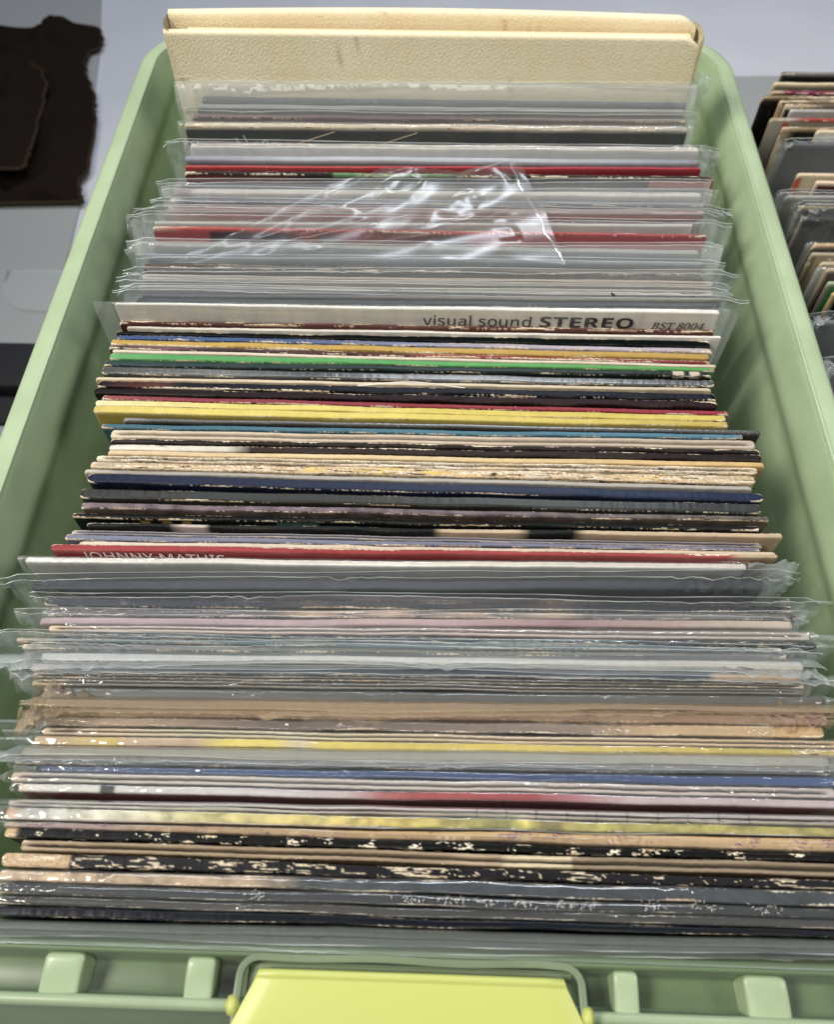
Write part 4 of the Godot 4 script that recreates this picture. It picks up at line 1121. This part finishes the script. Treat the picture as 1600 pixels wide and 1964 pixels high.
func neighbour_records() -> void:
	var data := [
		[-637.79, -639.29, 390.38, 275, 2.8, 2.8, 250, "0:3a3a38 .02:8a8a86 1:1a1a1a", "0:6a6452 0.0076:1c1b1a 1:201f1e", 0.2, 1, 0.35, [], "black record jacket at the very back of the right hand row", 2],
		[-623.41, -623.91, 381.19, 275, 2.8, 2.8, 250, "0:d8c49a 1:cfc0a0", "0:c8b48a 0.0114:6a6a50 1:4a4c40", 0.24, 1, 0.6, [], "cream edged record jacket, second from the back of the right hand row", 3],
		[-612.23, -611.73, 377.42, 275, 2.8, 2.8, 250, "0:b89880 .03:a88870 .05:8a2050 1:7a1c48", "0:2a1a1c 0.0228:1a1416 1:1a1214", 0.48, 1, 0.5, [], "magenta topped record jacket with tan frayed corner in the right hand row", 3],
		[-605.21, -606.21, 369.48, 275, 2.8, 2.8, 250, "0:8a7656 .3:3a342c .5:8a785c 1:4a4236", "0:3a342c 0.0076:141413 1:121212", 0.64, 3, 0.5, [], "large black record jacket with frayed tan top in the right hand row", 3],
		[-600.1, -600.1, 381.18, 275, 2.8, 2.8, 250, "0:a08862 .3:6a5a44 1:98866a", "0:b49c74 0.0114:bda582 0.019:1a1a1c 0.0456:1a1a1c 0.0494:c0aa88 1:b09a78", 0.56, 3, 0.6, [], "tan round cornered record sleeve with a black label stripe in the right hand row", 2.5],
		[-594.82, -596.32, 383.93, 275, 2.8, 2.8, 250, "0:a08a68 .2:2c2e3a .4:8a785c 1:22263a", "0:b89c70 0.0076:23283a 0.0304:23283a 0.038:b8a080 1:23283a", 0.64, 3, 0.6, [], "tan record sleeve with navy torn print in the right hand row", 2],
		[-588.27, -588.77, 386.39, 275, 2.8, 2.8, 250, "0:c8c4bc .02:a8a8a4 1:a4a4a0", "0:c0b090 0.0076:a2a29c 1:9c9c96", 0.08, 0, 0.4, [], "plain silver grey record sleeve in the right hand row", 2],
		[-577.42, -576.92, 369.82, 275, 2.8, 2.8, 250, "0:b09a72 .06:a8a096 .1:a83a2a .4:a83a2a .45:c0b090 1:c8b898", "0:a8926a 0.0046:a8a49a 0.038:9c9a90 0.0418:b03c28 0.0551:b03c28 0.0589:8a8876 1:a08c70", 0.4, 1, 0.5, [], "white record jacket with a red stripe round its border in the right hand row", 2.5],
		[-566.06, -567.06, 375.79, 275, 2.7, 2.7, 250, "0:a48c62 .2:6a5840 1:98835e", "0:b49a6c 0.0076:b8a078 0.038:1a1916 1:1a1916", 0.64, 3, 0.6, [], "torn tan record sleeve with a black inner face in the right hand row", 2],
		[-563.06, -563.06, 399.87, 275, 2.8, 2.8, 250, "0:d8c8a0 1:dcd2bc", "0:c8b080 0.0076:d8d6d0 1:dedcd6", 0.16, 1, 0.5, [], "bright white record jacket with cream edge in the right hand row", 3],
		[-547.4, -548.9, 376.39, 275, 2.8, 2.8, 250, "0:6a7078 1:7c838a", "0:3f464c 0.2:4a525a 1:3a4046", 0.08, 0, 0.4, [0.16,8,6,3,4.5,5], "slate record jacket in crinkled sleeve with strong white glare in the right hand row", 2],
		[-513, -513.5, 375.65, 275, 2.8, 2.8, 250, "0:d8c4a0 .2:cfb894 1:d8c8b0", "0:a8512c 0.0114:b8502e 0.019:c0b090 0.2:b8aa8c 1:c0b090", 0.4, 1, 0.6, [], "cream record jacket with an orange left edge in the right hand row", 2.5],
		[-504.73, -504.23, 386.21, 275, 2.8, 2.8, 250, "0:e0c8a8 .06:d8c0a0 .1:4a1a22 1:42161e", "0:d8c0a0 0.0114:4a1820 1:42141c", 0.4, 1, 0.45, [], "maroon record jacket with cream left border in the right hand row", 2],
		[-489.08, -490.08, 362.91, 275, 2.8, 2.8, 250, "0:b8b4b0 1:c4c0bc", "0:7a726c 0.038:857d76 1:8a827c", 0.08, 0, 0.4, [0.18,7,8,3,2.5,4], "greyish record jacket in glossy sleeve just in front of the maroon one at right", 3],
		[-478.4, -478.4, 369.99, 275, 2.8, 2.8, 250, "0:b8a078 .2:2a2622 1:34302c", "0:2a2624 1:2a2624", 0.4, 1, 0.4, [0.12,5,4,3,4,4], "dark record jacket with tan corner in shiny crumpled sleeve in the right hand row", 2.5],
		[-466.13, -467.63, 368.03, 275, 2.8, 2.8, 250, "0:4a4e52 1:5a5e62", "0:b89c6c 0.0076:111213 0.038:111213 0.0456:2a3134 1:30383a", 0.16, 1, 0.4, [0.2,14,3,3,6,7], "black record jacket with tan edge under a bunched grey plastic sleeve at right", 2],
		[-440.59, -441.09, 370.13, 275, 2.8, 2.8, 250, "0:c8a878 .2:c48a3c 1:c08a40", "0:3a3a36 0.019:3a3834 1:3c3a34", 0.24, 1, 0.4, [0.1,4,4,3,2,1], "amber topped record jacket in clear sleeve in the right hand row", 2.5],
		[-432.09, -431.59, 366.92, 275, 2.8, 2.8, 250, "0:a0937a 1:8a8276", "0:b09a70 0.0114:6a5c48 0.019:a8977c 1:98897a", 0.32, 6, 0.6, [], "tan and grey record sleeve just behind the blue marked one in the right hand row", 2.5],
		[-423.44, -424.44, 370.85, 275, 2.8, 2.8, 250, "0:b8a888 1:a0947e", "0:c0ae88 0.0076:3a5a60 0.0152:b8a888 0.0228:3a5a60 0.0304:b8a888 1:b0a290", 0.24, 6, 0.6, [], "cream record jacket with blue marks along its left border in the right hand row", 3],
		[-417.74, -417.74, 372.78, 275, 2.8, 2.8, 250, "0:b8a080 .1:6a2a34 1:6a2a34", "0:c8ae80 0.0114:4a1a18 1:401816", 0.16, 1, 0.45, [0.15,4,6,3,1,1], "dark red record jacket with rounded plastic corner in the right hand row", 2],
		[-405.48, -406.98, 371.22, 275, 2.8, 2.8, 250, "0:9aa888 .1:3a8a50 1:3a8048", "0:8a7a70 0.0114:2f7a42 1:2a6e3c", 0.24, 6, 0.5, [], "green record jacket, the only green one in the right hand row", 2],
		[-396.3, -396.8, 371.93, 275, 2.8, 2.8, 250, "0:c8a468 .2:b89050 1:a88850", "0:c0a468 0.0152:0e0e0e 1:101010", 0.4, 1, 0.45, [], "black record jacket with gold tan edge behind the loose plastic at right", 2.5],
		[-371.91, -371.41, 356.65, 275, 2.8, 2.8, 250, "0:8a8e90 1:9a9ea0", "0:5a5e60 1:62666a", 0.08, 0, 0.4, [0.22,12,10,3,5,6], "grey record jacket in thick wavy plastic sleeve near the rim at right", 2.5],
		[-335.31, -336.31, 355.5, 275, 2.8, 2.8, 250, "0:7a7e80 1:8a8e90", "0:4a4e50 1:52565a", 0.08, 0, 0.4, [0.22,12,10,3,4,5], "grey record jacket in cloudy plastic sleeve, frontmost of the right hand row", 2.5],
	]
	for k in data.size():
		var d: Array = data[k]
		add_record(200 + k, d, "records standing in the row right of the tub", Vector3(0, 0.0019, 0), 0, 110, d[14], true)

# ---------- things around ----------
func cloth() -> void:
	var t := thing("cloth", "crumpled blackish brown cloth with tan bound edges lying left of the tub", "cloth")
	var m := plain(Color(0.012, 0.0078, 0.0055), 0.85, 0.2)
	m.rim_enabled = false
	var bind := plain(Color(0.030, 0.017, 0.009), 0.7, 0.3)
	# right-hand outline of each layer, from the far end to the near end: x, z
	var layers := [
		[[Vector2(-0.5223, -1.2100), Vector2(-0.4840, -1.1998), Vector2(-0.4727, -1.1739), Vector2(-0.4701, -1.1471), Vector2(-0.4834, -1.1363), Vector2(-0.4820, -1.1104), Vector2(-0.4693, -1.0729), Vector2(-0.4494, -1.0311), Vector2(-0.4404, -0.9964), Vector2(-0.4304, -0.9464), Vector2(-0.4204, -0.8735), Vector2(-0.4267, -0.8583), Vector2(-0.4177, -0.8322), Vector2(-0.4125, -0.8189)], 0.006, -0.95, 0.03, true],
		[[Vector2(-0.5381, -1.0720), Vector2(-0.5163, -1.0553), Vector2(-0.5031, -1.0221), Vector2(-0.4961, -0.9819), Vector2(-0.4902, -0.9325), Vector2(-0.4859, -0.8855), Vector2(-0.4831, -0.8604), Vector2(-0.4870, -0.8504)], 0.026, -0.9, 0.0, false],
	]
	for L in layers:
		var line: Array = L[0]
		var base: float = L[1]
		var nu := 60
		var nv := 70
		var P := PackedVector3Array()
		P.resize(nu * nv)
		var bead := []
		for j in nv:
			var f := float(j) / (nv - 1) * (line.size() - 1)
			var a := mini(int(f), line.size() - 2)
			var p: Vector2 = line[a].lerp(line[a + 1], f - a)
			p += Vector2(0.004 * mid.get_noise_2d(f * 14.0, base * 4000.0) + 0.0015 * fine.get_noise_2d(f * 9.0, 3.0), 0.0)
			var left: float = L[2]
			var away := minf(float(j), float(nv - 1 - j)) / (nv - 1)
			for i in nu:
				var g := float(i) / (nu - 1)
				var x := lerpf(left, p.x, g)
				var z: float = p.y + L[3] * (1.0 - g)
				var edge := minf((1.0 - g) * 6.0, away * 9.0)
				var y := base + 0.016 * (1.0 - exp(-edge * 1.2)) + 0.028 * clampf(edge, 0, 1) * (broad.get_noise_2d(x * 700 + base * 9000, z * 420) + 0.6 * mid.get_noise_2d(x * 130, z * 70))
				z += 0.016 * away * broad.get_noise_2d(x * 260.0, z * 130.0 + base * 5000.0) + (0.012 * mid.get_noise_2d(x * 45.0, 7.0) if j == 0 else 0.0)
				y += 0.007 * clampf(edge, 0, 1) * absf(broad.get_noise_2d(x * 420.0 + z * 500.0, z * 260.0))
				if L[4] and j < 3:
					y = lerpf(0.003, y, j / 3.0)
				if i == nu - 1:
					y = base
				P[i * nv + j] = Vector3(x, maxf(y, 0.0022), z)
			bead.append(Vector3(p.x, base + 0.001, p.y))
		part("cloth_layer", grid(nu, nv, P), m, t)
		part("bound_edge", tube(bead, 0.0024, 6), bind, t)
		var near := []
		for i in nu:
			near.append(P[i * nv + nv - 1] + Vector3(0, 0.001, 0))
		part("bound_edge", tube(near, 0.0022, 6), bind, t)

func black_tray() -> void:
	var t := thing("tray", "black plastic tray with pale contents at the left edge beside the tub", "tray")
	var m := plain(Color(0.012, 0.012, 0.014), 0.4)
	var x0 := -0.80
	var x1 := -0.258
	var z0 := -0.572
	var z1 := -0.15
	var h := 0.036
	part("tray_floor", box(Vector3(x0, 0.0025, z0), Vector3(x1, 0.008, z1), 0.002), m, t)
	part("far_rim", box(Vector3(x0, 0.008, z0), Vector3(x1, h, z0 + 0.055), 0.006), m, t)
	part("right_rim", box(Vector3(x1 - 0.075, 0.008, z0 + 0.0552), Vector3(x1, h, z1), 0.006), m, t)
	part("step", box(Vector3(x0 + 0.01, 0.008, z0 + 0.0555), Vector3(x1 - 0.0755, 0.018, z0 + 0.088), 0.003), m, t)
	part("pale_insert", box(Vector3(x0 + 0.01, 0.0082, z0 + 0.089), Vector3(x1 - 0.077, 0.0135, z1 - 0.03), 0.003), plain(Color(0.28, 0.29, 0.32), 0.35), t)

func lint(parent: Node3D, d: Array, id: int) -> void:
	# white fluff clinging to the upper edge of one sleeve
	rng.seed = 909
	var m := ArrayMesh.new()
	for k in 170:
		var c := [0.47, 0.52, 0.60, 0.64, 0.67, 0.80, 0.56, 0.74, 0.87, 0.30][k % 10] as float
		var u := clampf(c + rng.randfn(0.0, 0.008), 0.02, 0.98)
		var at := Vector3((u - 0.5) * d[6] * 0.001, d[3] * 0.001 - FLOOR_Y + 0.0012, front_z(d, u, id) - 0.0015 + rng.randfn(0.0, 0.0007))
		var pts := []
		var dir := Vector3(rng.randfn(0, 1), absf(rng.randfn(0, 0.7)), rng.randfn(0, 1)).normalized()
		var bend := Vector3(rng.randfn(0, 1), rng.randfn(0, 0.5), rng.randfn(0, 1)) * 0.9
		var p := at
		for q in 6:
			pts.append(p)
			p += dir * rng.randf_range(0.00012, 0.00034)
			dir = (dir + bend * 0.4).normalized()
		var g := tube(pts, 0.00007, 4)
		m.add_surface_from_arrays(Mesh.PRIMITIVE_TRIANGLES, g.surface_get_arrays(0))
	var st := SurfaceTool.new()
	for s in m.get_surface_count():
		st.append_from(m, s, Transform3D())
	var o := part("lint", st.commit(), plain(Color(0.75, 0.73, 0.68), 0.8), parent)
	o.set_meta("kind", "stuff")

func clear_flap() -> void:
	var o := MeshInstance3D.new()
	name_it(o, "plastic_sheet")
	var nu := 40
	var nv := 30
	var P := PackedVector3Array()
	P.resize(nu * nv)
	for i in nu:
		var u := float(i) / (nu - 1)
		for j in nv:
			var v := float(j) / (nv - 1)
			var x := lerpf(-0.47, -0.24, u)
			var zb := lerpf(-0.70, -0.655, v)
			# the left end is cut round
			var r := 0.045
			var z := -0.705 + v * 0.062
			if x < -0.47 + r:
				var k := 1.0 - (x + 0.47) / r
				z = -0.705 + v * 0.062 * sqrt(maxf(0.0, 1.0 - k * k))
			P[i * nv + j] = Vector3(x, 0.004 + 0.012 * u * u + 0.001 * sin(x * 70.0), z)
	o.mesh = grid(nu, nv, P)
	var m := film(0.22, false)
	o.material_override = m
	add_child(o)
	meta(o, "small cloudy plastic sheet with a rounded end beside the tub's left wall", "plastic sheet")

func cellophane() -> void:
	var o := MeshInstance3D.new()
	name_it(o, "cellophane")
	var A := Vector3(-0.1375, 0.3270, -0.3507)
	var B := Vector3(0.0735, 0.3280, -0.3510)
	var Cc := Vector3(-0.0410, 0.3280, -0.4198)
	var D := Vector3(0.0525, 0.3320, -0.4297)
	var nu := 150
	var nv := 60
	var P := PackedVector3Array()
	P.resize(nu * nv)
	for i in nu:
		for j in nv:
			var u := float(i) / (nu - 1)
			var v := float(j) / (nv - 1)
			var p := A.lerp(B, u).lerp(Cc.lerp(D, u), v)
			var fold := absf(broad.get_noise_2d(u * 150.0 - v * 110.0, v * 120.0 + u * 40.0 + 9.0))
			var crease := absf(mid.get_noise_2d(u * 11.0 + v * 5.0, v * 4.0 - u * 6.0))
			p.y += 0.004 + 0.0048 * broad.get_noise_2d(u * 120.0 - v * 60.0, v * 80.0 + 31.0) + 0.0008 * smoothstep(0.25, 0.0, crease) * smoothstep(0.1, 0.3, fold)
			p.z += 0.006 * broad.get_noise_2d(u * 400.0, 4.0) * v
			P[i * nv + j] = p
	o.mesh = grid(nu, nv, P)
	var clear := film(0.02, false).duplicate() as StandardMaterial3D
	clear.roughness = 0.24
	o.material_override = clear
	add_child(o)
	for cr in [[0.93, 1.0, 1.0, 0.02], [0.02, 0.05, 0.52, 0.50], [0.72, 0.95, 0.88, 0.99]]:
		var pts := []
		for k in 30:
			var f := k / 29.0
			var u := clampf(lerpf(cr[0], cr[2], f) + 0.006 * mid.get_noise_2d(k * 1.7, cr[0] * 90.0), 0, 1)
			var v := clampf(lerpf(cr[1], cr[3], f) + 0.010 * mid.get_noise_2d(k * 1.3, cr[1] * 70.0 + 30.0), 0, 1)
			pts.append(P[int(u * (nu - 1)) * nv + int(v * (nv - 1))] + Vector3(0, 0.0004, 0))
		part("crease", ribbon(pts, 0.0006 + 0.0005 * cr[1], 0.0002), film(0.08, false), o)
	meta(o, "torn crinkled clear cellophane lying across the sleeves near the red patterned jacket", "cellophane")

func crumbs() -> void:
	# a pale thread on the charcoal shrink wrapped jacket and a dark crumb on a milky sleeve
	var pts := []
	for k in 25:
		var f := k / 24.0
		pts.append(Vector3(lerpf(-0.0330, 0.0203, f), 0.3165 + 0.0045 * pow(sin(PI * f), 1.3), -0.2763 + 0.001 * sin(PI * f)))
	var th := MeshInstance3D.new()
	name_it(th, "thread")
	th.mesh = tube(pts, 0.00028, 6)
	th.material_override = plain(Color(0.75, 0.74, 0.7), 0.5)
	add_child(th)
	var cr := MeshInstance3D.new()
	name_it(cr, "crumb")
	var cp := []
	for k in 7:
		cp.append(Vector3(0.0957, 0.3285, -0.3321) + Vector3(0.0022 * k / 6.0, 0.0006 * sin(k * 1.4), 0.0016 * k / 6.0))
	cr.mesh = tube(cp, 0.0006, 6, true)
	cr.material_override = plain(Color(0.02, 0.018, 0.015), 0.7)
	add_child(cr)
	meta(cr, "tiny black crumb on the milky sleeves behind the lettered white record", "crumb")
	meta(th, "thin pale curved thread lying over the charcoal shrink wrapped record", "thread")
